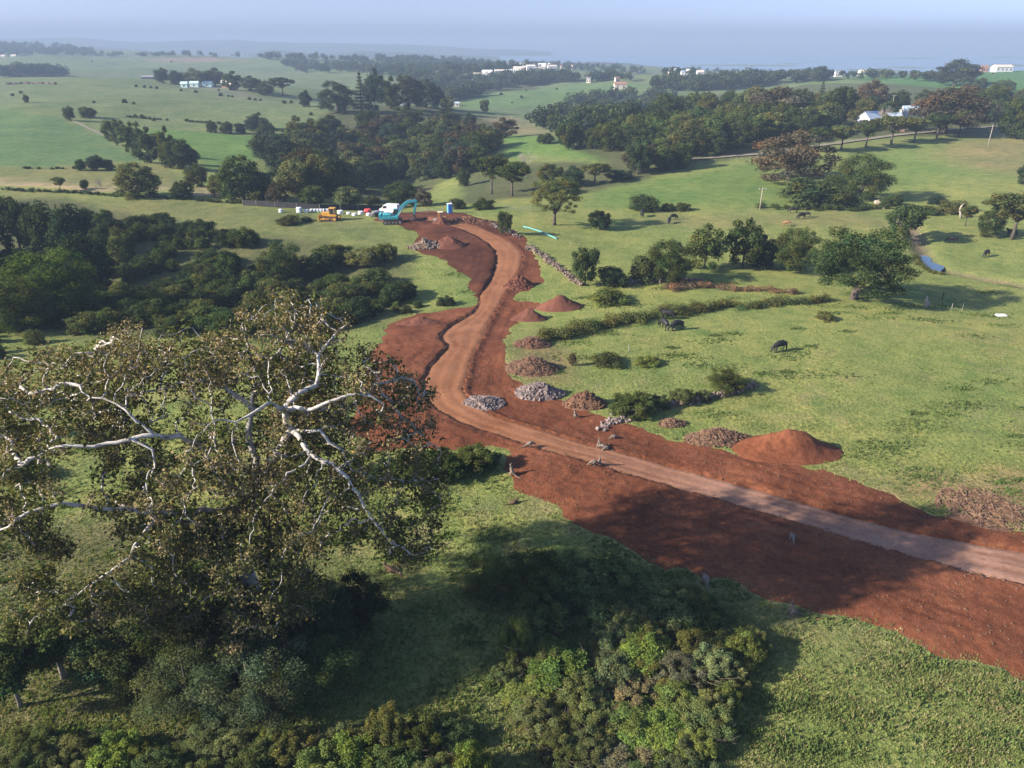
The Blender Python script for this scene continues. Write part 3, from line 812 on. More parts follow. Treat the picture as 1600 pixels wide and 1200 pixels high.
# leafless trees: a forked skeleton
def bare_mesh(seed, depth_=6, spread=.55):
    rnd = random.Random(seed); b = MB()
    def grow(p, d, L, r, k):
        q = p + d * L; mid = p.lerp(q, .5) + Vector((rnd.uniform(-1, 1), rnd.uniform(-1, 1), rnd.uniform(-1, 1))) * L * .08
        b.tube([p, mid, q], [r, r * .85, r * .7], 5, False)
        if k == 0: return
        for _ in range(3 if k > 3 else 2):
            v = (d + Vector((rnd.uniform(-1, 1), rnd.uniform(-1, 1), rnd.uniform(-.35, .8))) * spread).normalized()
            grow(q, v, L * rnd.uniform(.62, .86), r * .66, k - 1)
    grow(Vector((0, 0, -.03)), Vector((0, 0, 1)), .32, .022, depth_)
    me = bpy.data.meshes.new("branch"); me.from_pydata(b.v, [], b.f); me.materials.append(M['bark']); me.update()
    return me
BARE = [bare_mesh(1), bare_mesh(2)]

BARKC = (0.085, 0.072, 0.06, 1)
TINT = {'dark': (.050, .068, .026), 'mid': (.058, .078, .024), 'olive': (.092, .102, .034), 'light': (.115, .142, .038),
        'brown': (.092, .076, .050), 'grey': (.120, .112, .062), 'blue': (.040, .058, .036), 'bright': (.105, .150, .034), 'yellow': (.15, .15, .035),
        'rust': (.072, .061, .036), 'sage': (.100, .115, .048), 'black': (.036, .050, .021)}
prng = random.Random(99)
STAT = []
def plant(kind, X, Y, wid, hei, tint, label, cat='tree', group=None, name=None, sink=0.12, bark=BARKC, z=None, variant=None, ry=None):
    V = PROTO[kind]; cm, tm = V[prng.randrange(len(V)) if variant is None else variant % len(V)]
    z = surf(X, Y) if z is None else z
    nm = name or {'pine': 'pine_tree', 'fig': 'fig_tree', 'bush': 'bush', 'shrub': 'shrub', 'twiggy': 'shrub'}.get(kind, 'tree')
    t = TINT[tint] if isinstance(tint, str) else tint
    j = prng.uniform(.78, 1.3); g = prng.uniform(-.11, .11)
    if kind in ('shrub', 'twiggy'): j *= 1.25
    col = (t[0] * j * (1 + g), t[1] * j, t[2] * j * (1 - g), 1)
    rz = prng.uniform(0, 6.28)
    k = prng.uniform(.88, 1.12)
    scl = (wid * k, wid / k, hei)
    if tm is None and kind == 'bush':
        o = link(nm, cm); o.location = (X, Y, z - sink); o.rotation_euler = (0, 0, rz); o.scale = scl; o.color = col
        return tag(o, label, cat, group)
    r = empty(nm, (X, Y, z - sink), rz, scl)
    c = link("foliage" if kind in ('shrub', 'twiggy') else "crown", cm, r); c.color = col
    if kind in ('shrub', 'twiggy'):
        s = link("stem", STEMS[prng.randrange(2)], r); s.color = bark
    elif tm is not None:
        s = link("trunk", tm, r); s.color = bark
    return tag(r, label, cat, group)

def tree_px(px, top, base, w, kind, tint, label, cat=None, group=None, Y=None, name=None, bark=BARKC, hs=1.0):
    """a tree placed where its foot meets the ground in the photograph, as tall and wide as it shows there"""
    p = at(px, base) if Y is None else at_depth(px, base, Y)
    d = depth(p); wid = w * d / F; ext = (base - top) * d / F
    mid = (top + base) / 2
    dx, dy, dz = ray(px, mid); ph = math.atan2(-dz, math.hypot(dx, dy))
    h = max(math.sqrt(max(ext ** 2 - (wid * 0.9 * math.sin(ph)) ** 2, 0)) / math.cos(ph), .38 * wid, .3)
    h *= hs
    zg = p.z
    for _ in range(3):                       # the middle of the crown lies on the line of sight through the middle of its outline
        t = (CAMH - zg - h * .5) / -dz if Y is None else Y / dy
        p = Vector((dx * t, dy * t, 0)); zg = surf(p.x, p.y)
    p.z = zg
    STAT.append((label[:40], px, base, round(p.y), round(wid, 1), round(h, 1)))
    cat = cat or ('bush' if kind in ('bush',) else 'shrub' if kind in ('shrub', 'twiggy') else 'tree')
    return plant(kind, p.x, p.y, wid * 1.06, h, tint, label, cat, group, name, bark=bark)

def bare_px(px, top, base, w, label, v=0, col=(.30, .27, .24, 1), group=None):
    p = at(px, base); d = depth(p); h = top_z(p.y, top) - p.z
    r = empty("bare_tree", (p.x, p.y, p.z - .1), v * 1.3, (w * d / F * 1.1, w * d / F * 1.1, h * 1.0))
    o = link("branch", BARE[v % 2], r); o.color = col
    return tag(r, label, 'tree', group)

TREES = [
 # px, top, base, width, kind, tint, label
 # --- left fields
 (107,164,188,18,'round','dark',"small dark bushy tree at the top end of the pale farm track"),
 (136,165,183,28,'broad','mid',"low rounded tree just right of the pale farm track's upper end"),
 (40,147,160,12,'round','rust',"small rust brown tree on the upper left pasture"),
 (178,182,226,42,'tall','dark',"uppermost tree of the dark row running down beside the lush green field"),
 (204,189,241,44,'tall','mid',"second tree from the top of the dark row beside the lush green field"),
 (230,198,253,46,'tall','dark',"third tree from the top of the dark row beside the lush green field"),
 (258,196,258,30,'tall','mid',"tall narrow tree standing up above the dark row beside the lush green field"),
 (276,214,262,48,'broad','dark',"broad dark tree near the lower end of the row beside the lush green field"),
 (296,226,264,34,'tall','blue',"last and lowest tree of the dark row beside the lush green field"),
 (125,247,266,20,'round','dark',"small dark tree at the left of the three below the lush green field"),
 (149,240,266,32,'round','blue',"middle and largest of the three small trees below the lush green field"),
 (168,246,266,18,'round','dark',"right hand one of the three small trees below the lush green field"),
 (212,250,307,62,'broad','olive',"large dark spreading tree standing alone on the tan strip"),
 (283,279,310,34,'broad','dark',"low dark tree right of the large one on the tan strip"),
 (92,274,299,24,'umbrella','sage',"small flat topped tree at the left end of the tan strip"),
 (131,278,295,14,'round','olive',"thin little round tree on the tan strip"),
 (376,238,311,76,'broad','dark',"big domed dark tree in the clump above the shade cloth fence"),
 (346,262,306,46,'broad','olive',"lower olive tree at the left of the clump above the shade cloth fence"),
 (306,255,291,40,'round','sage',"grey green tree on the slope left of the domed dark tree"),
 (409,268,311,46,'round','mid',"round green tree right of the big domed dark tree"),
 (432,279,321,38,'fig','rust',"rust tinged dense rounded tree beside the black shade cloth fence"),
 (401,296,318,22,'tall','olive',"thin pale little tree next to the rust tinged rounded one"),
 (486,287,323,48,'broad','dark',"low dark tree behind the yellow bulldozer"),
 (541,290,322,52,'round','sage',"pale grey green tree above the white bags"),
 (582,303,321,30,'round','dark',"small dark bush like tree left of the white van"),
 (627,278,323,64,'fig','dark',"big dark rounded tree behind the teal excavator"),
 (661,292,323,32,'broad','brown',"brownish tree touching the big dark one behind the excavator"),
 # --- centre
 (725,261,291,25,'round','dark',"small round dark tree standing on the pale slope, trunk showing"),
 (768,240,302,56,'umbrella','dark',"tall dark umbrella shaped tree on the slope above the site"),
 (800,250,306,64,'umbrella','mid',"wide flat topped tree beside the tall dark umbrella shaped one"),
 (861,250,288,44,'broad','olive',"olive tree in the line of trees right of the grey bare tree"),
 (895,256,290,44,'broad','dark',"dark tree in the middle of the line below the bright green strip"),
 (930,252,287,46,'umbrella','olive',"flat crowned olive tree in the line below the bright green strip"),
 (968,262,280,48,'broad','blue',"low bluish tree at the right end of the line below the bright green strip"),
 (853,205,224,32,'broad','mid',"single low tree on the bright green knoll"),
 (867,273,351,84,'umbrella_fine','olive',"spreading olive tree with a pale tan trunk on the middle pasture"),
 (938,323,358,38,'broad','dark',"stunted dark tree with dead wood right of the olive spreading tree"),
 (1006,301,329,52,'bush','dark',"dark mounded bush on the middle pasture"),
 (1044,314,329,24,'bush','mid',"first of two small bushes right of the dark mounded bush"),
 (1068,315,329,26,'bush','dark',"second of two small bushes right of the dark mounded bush"),
 (789,325,367,26,'tall','dark',"thin leaning dark tree beside the haul road's upper bend"),
 (716,308,326,36,'bush','dark',"dark low bush behind the blue portable toilet"),
 (757,306,327,40,'bush','mid',"green scrubby bush right of the blue portable toilet"),
 # --- creek line and hedgerow
 (915,379,446,50,'tall','dark',"leftmost tree of the creek line, slim with two tops"),
 (958,412,446,58,'bush','dark',"low dark scrub between the first two creek line trees"),
 (1046,369,442,86,'round_fine','mid',"big round tree in the middle of the creek line"),
 (1005,392,440,48,'bush','olive',"lower olive growth leaning on the big round creek line tree"),
 (1104,351,420,70,'tall','mid',"tall tree with pale limbs in the creek line"),
 (1165,340,418,74,'tall','mid',"tallest many topped tree of the creek line"),
 (1196,362,418,42,'broad','black',"very dark tree at the right end of the creek line"),
 (1246,350,423,84,'round_fine','mid',"rounded green tree just left of the great spreading meadow tree"),
 (1346,347,470,170,'spread_fine','mid',"great spreading tree with a double pale trunk on the meadow"),
 (950,450,471,66,'bush','light',"loose light green bush right of the red soil mound by the road"),
 (1136,571,613,64,'round_fine','mid',"dense round bush alone at the right end of the ruined stone wall"),
 (987,603,650,78,'shrub','mid',"largest bush on the ruined stone wall, next to the soil heap"),
 (1030,612,640,42,'shrub','dark',"middle dark bush on the ruined stone wall"),
 (1066,600,631,44,'shrub','olive',"olive bush on the ruined stone wall left of the round one"),
 (1098,606,626,36,'twiggy','sage',"wispy pale bush on the ruined stone wall"),
 # --- right side
 (1240,199,280,128,'fig','brown',"huge brown leaved fig with a pale trunk on the hillside"),
 (1350,236,310,92,'round_fine','mid',"dense dark green tree right of the huge brown leaved fig"),
 (1263,274,319,92,'bush','dark',"low dark thicket at the foot of the huge brown leaved fig"),
 (1310,290,322,70,'bush','mid',"low green thicket below the dense dark green hillside tree"),
 (1216,133,198,112,'fig','brown',"brown topped fig rising over the middle of the wooded belt"),
 (1283,128,175,26,'pine','dark',"dark conifer with a pointed top behind the white cottage"),
 (1315,130,192,62,'tall','dark',"tall dark tree left of the white cottage"),
 (1363,123,172,62,'fig','brown',"brown topped fig behind the white cottage"),
 (1404,138,176,40,'broad','dark',"dark tree behind the blue roofed house"),
 (1482,132,206,136,'fig','brown',"widest brown fig right of the blue roofed house"),
 (1345,152,186,50,'round','olive',"olive rounded tree just behind the white cottage"),
 (1552,132,182,58,'broad','mid',"green tree right of the widest brown fig"),
 (1596,150,214,56,'broad','mid',"tall green tree at the lane's right end"),
 (1318,193,233,46,'umbrella','olive',"first flat topped tree of the avenue along the lane, by the brown fig"),
 (1357,186,229,46,'umbrella','mid',"second flat topped tree of the avenue along the lane"),
 (1397,179,224,54,'umbrella','olive',"third flat topped avenue tree, right below the white cottage"),
 (1433,178,220,44,'umbrella','sage',"fourth flat topped avenue tree, below the blue roofed house"),
 (1468,175,215,42,'umbrella','mid',"fifth flat topped avenue tree along the lane"),
 (1503,171,211,44,'umbrella','mid',"sixth flat topped avenue tree, last before the bare tree"),
 (1281,196,236,46,'umbrella','mid',"flat topped tree over the lane just behind the huge brown fig"),
 (1417,312,374,60,'tall','mid',"leafy tree at the upper bend of the creek beside pale boulders"),
 (1592,298,374,90,'umbrella','olive',"spreading tree with grey limbs at the edge of the far creek bank"),
 (1552,318,368,44,'broad','mid',"green tree leaning against the spreading one on the far creek bank"),
 (1603,254,287,32,'tall','dark',"small dark tree at the far right edge of the hillside"),
 (1512,318,353,30,'umbrella','olive',"little umbrella shaped tree near the white dead trunk"),
 (1466,303,319,34,'bush','blue',"bluish bush on the scrubby bank above the creek"),
 (1490,312,330,52,'bush','olive',"olive scrub along the bank above the creek"),
 (1448,318,334,40,'bush','mid',"green scrub left on the bank above the creek"),
 (1395,300,322,40,'bush','mid',"green scrub just above the leafy creek bend tree"),
 (1497,88,127,66,'fig','blue',"great domed tree on the skyline ridge"),
 (1283,100,123,34,'round','blue',"round hazy tree on the skyline left of the ridge houses"),
 (1519,108,128,36,'umbrella','olive',"smaller pale limbed tree at the right foot of the domed skyline tree"),
 # --- far centre clump
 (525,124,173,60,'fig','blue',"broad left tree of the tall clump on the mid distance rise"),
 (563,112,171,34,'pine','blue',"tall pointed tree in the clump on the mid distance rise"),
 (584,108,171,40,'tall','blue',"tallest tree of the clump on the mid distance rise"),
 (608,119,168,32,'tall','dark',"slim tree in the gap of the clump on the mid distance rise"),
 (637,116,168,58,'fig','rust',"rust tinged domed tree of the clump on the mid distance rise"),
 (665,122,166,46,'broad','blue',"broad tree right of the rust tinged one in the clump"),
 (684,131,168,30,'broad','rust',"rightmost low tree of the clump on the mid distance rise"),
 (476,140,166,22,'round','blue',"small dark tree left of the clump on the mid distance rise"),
 (699,150,178,24,'tall','olive',"slender olive tree by the pale shed in the middle distance"),
 (790,183,214,44,'tall','rust',"rusty thin tree beside the power pole at the wood's edge"),
 (757,153,176,18,'tall','sage',"thin pale tree in front of the hill field"),
 # --- farm belt
 (252,105,129,24,'round','blue',"round dark tree at the left end of the farm's tree belt"),
 (276,109,131,26,'round','dark',"second tree of the farm's tree belt, by the long dark shed"),
 (302,104,132,44,'broad','sage',"wide pale tree behind the mint green sheds"),
 (334,103,133,44,'broad','mid',"wide green tree behind the mint green sheds"),
 (362,111,139,34,'tall','dark',"dark tree right behind the pink barns"),
 (393,119,143,38,'tall','blue',"bluish tree right of the pink barns"),
 (414,124,147,30,'broad','dark',"dark tree on the slope right of the pink barns"),
 (440,118,146,42,'umbrella','dark',"last flat crowned tree at the right end of the farm's tree belt"),
 # --- left gully, the pieces one can tell apart
 (72,382,505,165,'round_fine',(.080,.11,.022),"great rounded tree catching sun at the left of the dark gully"),
 (20,420,520,110,'round_fine','mid',"lower shoulder tree in front of the sunlit rounded one"),
 (437,373,442,80,'round_fine','dark',"dark rounded tree at the right end of the shaded gully"),
 (357,388,440,54,'round','mid',"round tree with a sunlit cap left of the dark rounded one"),
 (20,296,398,70,'tall','dark',"tall dark tree at the upper left of the gully"),
 (65,308,402,66,'round','dark',"dark rounded tree second from the left on the gully's upper edge"),
 (115,314,400,70,'round','black',"very dark tree on the gully's upper edge"),
 (160,345,405,50,'round','dark',"dark bushy tree with a light cap on the gully's upper edge"),
 (190,352,412,50,'round','olive',"olive topped tree in the middle of the shaded gully"),
 (135,355,455,70,'round','black',"black green tree behind the sunlit rounded one"),
 (520,377,412,70,'shrub','mid',"light topped bush on the slope left of the earthworks"),
 (570,380,415,76,'shrub','sage',"grey green bush nearest to the rocks and dark heap"),
 (600,378,410,50,'twiggy','mid',"small bush touching the grey green one by the rocks"),
 (500,388,430,60,'shrub','dark',"darker bush below the light topped one"),
 (455,395,425,50,'shrub','mid',"bush between the dark rounded tree and the light topped bush"),
]
for q in TREES: tree_px(*q)
bare_px(822, 240, 276, 46, "grey leafless tree on the slope below the bright green knoll", 0)
bare_px(1549, 172, 212, 30, "grey leafless tree standing at the right end of the lane", 1, (.20,.165,.14,1))
bare_px(1377, 170, 204, 26, "grey leafless tree in front of the white cottage's roof", 0, (.33,.29,.26,1))
bare_px(160, 281, 297, 22, "twiggy leafless tree on the tan strip", 1)

# woods whose trees one cannot single out: each tree a thing, one shared label per wood
def wood(px, n, hgt, wid, kinds, tints, label, group, seed, mind=4.0, cat='tree', name=None, ymax=1e9):
    P = W(px); r = random.Random(seed)
    xs = [p[0] for p in P]; ys = [p[1] for p in P]; got = []
    pxs = [p[0] for p in px]; pys = [p[1] for p in px]
    for _ in range(n * 60):
        if len(got) >= n: break
        q = (r.uniform(min(pxs), max(pxs)), r.uniform(min(pys), max(pys)))
        if not inside(np.array([q[0]]), np.array([q[1]]), px)[0]: continue
        p = at(*q)
        if p.y > ymax or any(math.hypot(p.x - g[0], p.y - g[1]) < mind for g in got): continue
        got.append((p.x, p.y))
        h = r.uniform(*hgt)
        plant(r.choice(kinds), p.x, p.y, h * r.uniform(*wid), h, r.choice(tints), label, cat, group, name)
    STAT.append((label[:40], 'wood', len(got), n, round(min(g[1] for g in got)), round(max(g[1] for g in got))))
DK = ['dark','dark','mid','blue','olive']
wood([(425,245),(470,225),(560,205),(650,205),(740,222),(790,240),(770,262),(690,290),(620,285),(540,312),(470,310),(430,285)], 88, (9,14), (1.0,1.4), ['broad','tall','round','tall'], DK + ['sage','rust'], "one of the dark trees packed into the wooded gully behind the excavator", "trees of the wooded gully behind the excavator", 1, 4.4)
wood([(640,196),(700,190),(745,205),(690,215),(640,210)], 8, (7,10), (.9,1.2), ['broad','round'], ['dark','blue'], "one of the low dark trees along the top edge of the wooded gully", "trees along the top edge of the gully", 2, 6)
wood([(330,205),(400,200),(430,210),(420,216),(330,208)], 9, (5,8), (.9,1.3), ['broad','round'], ['dark','blue'], "one of the dark hedgerow trees between the two left hand pastures", "hedgerow trees between the left pastures", 3, 6)
wood([(875,232),(960,225),(1040,215),(1100,195),(1180,190),(1290,190),(1290,212),(1180,235),(1120,245),(1060,246),(990,238),(900,236)], 88, (9,13), (1.0,1.4), ['broad','round','fig','tall'], ['mid','mid','dark','olive'], "one of the green trees crowded in the wooded belt left of the white cottage", "trees of the wooded belt", 4, 4.6)
wood([(1000,200),(1060,180),(1180,165),(1280,172),(1290,186),(1180,188),(1080,198)], 32, (11,15), (.95,1.3), ['broad','tall','fig'], ['mid','dark','olive','dark'], "one of the taller trees at the back of the wooded belt", "tall trees at the back of the belt", 5, 7)
wood([(1300,176),(1420,160),(1560,150),(1620,155),(1620,185),(1520,195),(1420,192),(1310,200)], 34, (7,11), (1.0,1.4), ['broad','round'], ['dark','mid'], "one of the dark garden trees packed between the cottage and the lane", "garden trees behind the lane", 6, 6)
wood([(985,268),(1040,255),(1075,252),(1060,266),(1000,276)], 9, (7,11), (.9,1.1), ['broad','tall','round'], ['rust','dark','mid'], "one of the mixed dark trees around the pink walled ruin", "trees around the pink ruin", 7, 4.5)
wood([(1520,140),(1620,140),(1620,152),(1540,150)], 6, (8,11), (.9,1.2), ['broad'], ['mid'], "one of the green trees at the back on the right of the widest brown fig", "trees behind the widest brown fig", 8, 7)
# the shaded gully: bushes and small trees
wood([(-60,400),(60,395),(200,395),(330,405),(480,440),(600,445),(640,462),(560,505),(470,525),(330,525),(130,525),(60,500),(-60,470)], 200, (1.3,4.0), (1.3,2.0), ['round','bush','broad','bush'], ['dark','mid','mid','olive','dark'], "one of the dark bushes filling the shaded gully", "bushes of the shaded gully", 9, 1.8, 'bush', 'bush')
wood([(130,345),(230,350),(330,368),(420,385),(330,395),(230,385),(140,380)], 34, (2.0,4.5), (1.2,1.7), ['bush','round'], ['dark','black','mid'], "one of the dark bushes along the top rim of the shaded gully", "bushes along the gully rim", 10, 2.2, 'bush', 'bush')
wood([(-50,505),(60,500),(180,520),(60,560),(-50,565)], 12, (1.2,2.4), (1.2,1.8), ['bush'], ['yellow','light','olive'], "one of the yellowish sunlit bushes at the left below the gully", "yellowish bushes below the gully", 11, 2.5, 'bush', 'bush')
wood([(560,470),(650,478),(720,474),(640,490),(560,498)], 12, (.9,1.8), (1.3,2), ['bush'], ['mid','dark','light'], "one of the low bushes in the hollow left of the road's neck", "low bushes left of the road neck", 12, 2, 'bush', 'bush')
# tall trees beyond the left edge of the view, whose shade falls across the gully
for k, (X, Y, h) in enumerate(((-100,128,15),(-112,140,16),(-96,116,13),(-118,155,15),(-92,104,12))):
    plant('round', X, Y, h * .9, h, 'dark', "one of the tall dark trees standing at the head of the shaded gully", 'tree', "tall trees at the gully head")
# scattered shrubs on the far pastures
SCAT = [(213,136),(226,137),(236,138),(245,139),(306,145),(283,142),(342,142),(361,141),(345,150),(357,151),(363,152),(390,156),(399,157),(407,157),(240,189),(222,185),(212,183),(147,161),(195,161),(209,163),(404,180),(460,185),(455,161),(444,162),(470,163),(486,180),(540,177),(560,185),(800,161),(815,153),(783,148),(822,142),(870,140),(144,97),(268,97),(20,150),(33,146),(1575,128),(1551,116)]
for (x, y) in SCAT:
    p = at(x, y); s = prng.uniform(1.2, 2.3) * (1 + p.y / 2500)
    plant('bush', p.x, p.y, s * 1.3, s, prng.choice(['dark','blue','olive']), "tiny dark shrub dotted over the far pastures", 'shrub', "shrubs dotted over the far pastures", 'shrub')

# far-off woods that read as one mass
def far_wood(px, n, hgt, label, seed, tints=('blue','dark'), wid=(.9,1.3), ymin=0):
    r = np.random.default_rng(seed); P = []
    Vs = []; Qs = []; Cs = []; off = 0
    pxs = [p[0] for p in px]; pys = [p[1] for p in px]; c = 0
    for _ in range(n * 40):
        if c >= n: break
        q = (r.uniform(min(pxs), max(pxs)), r.uniform(min(pys), max(pys)))
        if not inside(np.array([q[0]]), np.array([q[1]]), px)[0]: continue
        p = at(*q)
        if p.y < ymin: continue
        c += 1; P.append(p.y)
        h = r.uniform(*hgt); w = h * r.uniform(*wid)
        nb = 9
        bl = np.array(blob_shell(r, nb, (0, 0, .5), (.34, .34, .34), (.14, .22), -.8))
        m_ = 260; k = r.integers(0, nb, m_)
        d = r.normal(size=(m_, 3)); d /= np.linalg.norm(d, axis=1, keepdims=True)
        C = (bl[k, :3] + d * bl[k, 3:6] * r.uniform(.75, 1.05, (m_, 1))) * np.array([w, w, h]) + np.array([p.x, p.y, p.z - .5])
        br = r.uniform(.7, 1.3, m_) * (1 + .18 * r.normal()); hh = .1 * r.normal()
        t = np.array(TINT[tints[int(r.integers(0, len(tints)))]])
        lc = np.stack([br * (1 + hh), br, br * (1 - hh)], 1).clip(.2, 2) * t
        V, qd, cc = leaves(C, d + .6 * r.normal(size=(m_, 3)), np.full(m_, h * .13), .8, r, lc)
        Vs.append(V); Qs.append(qd + off); Cs.append(cc); off += len(V)
    STAT.append((label[:40], 'far', c, n, round(min(P)), round(max(P))))
    o = link("woods", np_mesh("woods", np.concatenate(Vs), np.concatenate(Qs), False, np.concatenate(Cs)), None, M['leaf'])
    o.color = (1, 1, 1, 1)
    tag(o, label, 'woods', None, 'stuff')
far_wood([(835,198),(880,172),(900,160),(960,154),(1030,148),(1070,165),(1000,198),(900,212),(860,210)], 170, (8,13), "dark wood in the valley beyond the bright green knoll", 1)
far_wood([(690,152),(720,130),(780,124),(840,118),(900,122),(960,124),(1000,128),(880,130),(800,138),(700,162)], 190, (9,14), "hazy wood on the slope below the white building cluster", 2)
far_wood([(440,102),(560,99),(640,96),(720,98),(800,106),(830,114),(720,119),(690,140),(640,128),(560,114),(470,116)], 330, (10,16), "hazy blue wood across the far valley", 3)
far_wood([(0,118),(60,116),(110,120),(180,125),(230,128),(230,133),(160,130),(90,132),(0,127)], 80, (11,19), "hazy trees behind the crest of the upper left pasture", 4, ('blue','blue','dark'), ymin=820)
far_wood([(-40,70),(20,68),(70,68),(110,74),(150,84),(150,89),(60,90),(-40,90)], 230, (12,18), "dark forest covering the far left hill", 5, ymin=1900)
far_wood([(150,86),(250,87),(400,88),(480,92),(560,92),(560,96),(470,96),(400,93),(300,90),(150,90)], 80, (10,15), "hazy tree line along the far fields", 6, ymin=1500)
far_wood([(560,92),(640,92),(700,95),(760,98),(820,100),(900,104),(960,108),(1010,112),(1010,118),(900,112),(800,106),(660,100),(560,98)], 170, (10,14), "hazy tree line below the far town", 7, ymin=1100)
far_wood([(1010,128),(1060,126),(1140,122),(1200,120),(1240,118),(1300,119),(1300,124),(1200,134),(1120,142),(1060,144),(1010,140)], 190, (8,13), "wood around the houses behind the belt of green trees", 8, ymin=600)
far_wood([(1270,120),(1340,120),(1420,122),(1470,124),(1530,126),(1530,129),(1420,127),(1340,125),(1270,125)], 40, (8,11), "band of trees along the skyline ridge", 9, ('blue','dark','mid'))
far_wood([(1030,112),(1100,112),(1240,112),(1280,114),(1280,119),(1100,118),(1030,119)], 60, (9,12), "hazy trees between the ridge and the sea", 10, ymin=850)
# ------------------------------------------------------------------ shrubs and trees close by
NEAR = [
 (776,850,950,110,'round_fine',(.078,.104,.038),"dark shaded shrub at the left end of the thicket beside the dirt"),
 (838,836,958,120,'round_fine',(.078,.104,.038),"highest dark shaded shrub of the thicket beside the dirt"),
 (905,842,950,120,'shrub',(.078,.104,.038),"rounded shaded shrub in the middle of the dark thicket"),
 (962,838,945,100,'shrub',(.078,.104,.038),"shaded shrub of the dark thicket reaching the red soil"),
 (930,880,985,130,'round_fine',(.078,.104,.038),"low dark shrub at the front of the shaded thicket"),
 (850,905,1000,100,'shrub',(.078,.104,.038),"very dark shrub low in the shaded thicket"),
 (806,950,1042,62,'twiggy','light',"pale upright shrub with feathery tips in front of the dark thicket"),
 (872,985,1082,120,'shrub','bright',"bright yellow green shrub left of the middle of the thicket"),
 (826,1040,1112,100,'shrub','light',"light green shrub at the thicket's left edge"),
 (790,1020,1075,60,'twiggy','olive',"small olive shrub at the thicket's left edge by the shade"),
 (1005,960,1052,110,'shrub','bright',"bright green shrub in the middle of the thicket"),
 (1046,893,990,120,'shrub','olive',"olive shrub at the top of the thicket under the kangaroo by the dirt"),
 (985,930,1010,80,'twiggy','sage',"sage grey shrub behind the bright green one in the thicket"),
 (1100,915,1000,100,'shrub','mid',"green shrub at the upper right of the thicket"),
 (1164,968,1052,80,'shrub','light',"light green shrub at the right end of the thicket"),
 (1190,975,1030,50,'twiggy','olive',"small olive shrub at the very right tip of the thicket"),
 (1120,985,1085,90,'twiggy','sage',"grey twiggy shrub below the thicket's right end"),
 (1065,1000,1085,100,'twiggy','grey',"bare looking grey brown shrub in the thicket's centre"),
 (985,1040,1120,130,'twiggy','grey',"wide grey brown shrub with dead twigs in the thicket"),
 (930,1065,1150,110,'twiggy','olive',"olive twiggy shrub low on the thicket's left side"),
 (1020,1085,1185,140,'shrub','bright',"broad bright green shrub low in the thicket"),
 (1100,1070,1165,110,'twiggy','olive',"olive shrub beside the mown looking slope"),
 (1136,1055,1130,60,'shrub','light',"small light shrub on the edge of the open slope"),
 (1070,1140,1240,130,'twiggy','sage',"sage shrub at the bottom edge right of the bright broad one"),
 (960,1140,1240,140,'twiggy','grey',"grey brown shrub at the bottom edge of the thicket"),
 (880,1130,1210,100,'twiggy','olive',"olive brown shrub at the thicket's lower left corner"),
 (1020,1180,1290,140,'shrub','mid',"green shrub cut by the bottom edge below the bright broad one"),
 (900,1190,1290,120,'twiggy','sage',"pale shrub cut by the bottom edge near the thicket's left end"),
 (602,1082,1185,80,'twiggy','olive',"tall pointed olive shrub at the bottom, left of the dark gap"),
 (655,1105,1195,90,'twiggy','mid',"greenish twiggy shrub beside the tall pointed olive one"),
 (552,1135,1240,120,'shrub','bright',"bright green shrub at the bottom, second from the yellow green one"),
 (500,1145,1250,110,'shrub','light',"light green shrub at the bottom below the grey green trees"),
 (612,1150,1250,110,'shrub','mid',"green shrub at the bottom between two bright ones"),
 (700,1110,1185,80,'shrub','dark',"dark shrub casting a black gap near the bottom"),
 (736,1138,1250,82,'shrub','bright',"yellow green shrub at the bottom edge beside the dark gap"),
 (672,1165,1265,90,'twiggy','olive',"olive shrub at the bottom edge left of the yellow green one"),
 (440,1120,1215,110,'twiggy','olive',"olive scrub in front of the grey green trees"),
 (390,1150,1250,110,'shrub','dark',"dark green scrub at the bottom below the grey green trees"),
 (320,1120,1200,110,'twiggy','sage',"pale brown scrub in the small clearing at the bottom"),
 (182,1125,1222,100,'shrub','bright',"vivid green bush at the bottom left"),
 (248,1150,1245,90,'shrub','dark',"dark bush right of the vivid green one"),
 (110,1135,1225,100,'twiggy','sage',"sage scrub left of the vivid green bush"),
 (40,1120,1230,120,'twiggy','olive',"olive scrub at the bottom left corner"),
 (310,1175,1270,100,'twiggy','olive',"olive scrub at the bottom edge below the clearing"),
 (640,697,756,84,'shrub','mid',"green shrub under the big fig's right hand branches"),
 (690,690,757,92,'shrub','mid',"middle shrub of the green clump between fig and road"),
 (742,682,746,76,'shrub','mid',"shrub of the green clump closest to the road"),
 (600,705,760,70,'shrub','dark',"dark shrub under the fig's drooping branch"),
 (770,693,738,34,'shrub','dark',"small dark shrub at the road side end of the green clump"),
 (30,590,640,60,'bush','olive',"olive bush in the grass left of the big fig"),
 (60,640,690,50,'bush','dark',"dark low bush beside the big fig's left side"),
 (20,700,760,70,'bush','mid',"green bush at the left edge below the fig's upper branches"),
]
for q in NEAR: tree_px(*q, hs=.70 if q[0] < 1000 and q[2] < 1060 else .55)
r9 = random.Random(12)
FILL = [(850,1050),(905,1100),(960,1010),(1030,1060),(1090,1030),(1140,1080),(1060,1110),(990,1150),(930,1190),(1050,1190),(880,1150),(1120,1130),(1010,1010),(1080,960),(1140,1010),(960,1070),(840,1140),(1090,1190)]
for (x, y) in FILL:
    tree_px(x, y - 62, y + 12, r9.uniform(70, 110), r9.choice(['shrub', 'twiggy', 'twiggy']), r9.choice(['light', 'olive', 'olive', 'sage']), "one of the lower tangled shrubs filling gaps in the thicket beside the dirt", group="lower shrubs filling the thicket", hs=.6)
FILL2 = [(470,1190),(540,1180),(590,1205),(640,1215),(360,1190),(280,1205),(220,1200),(140,1190),(70,1190),(700,1215),(420,1185)]
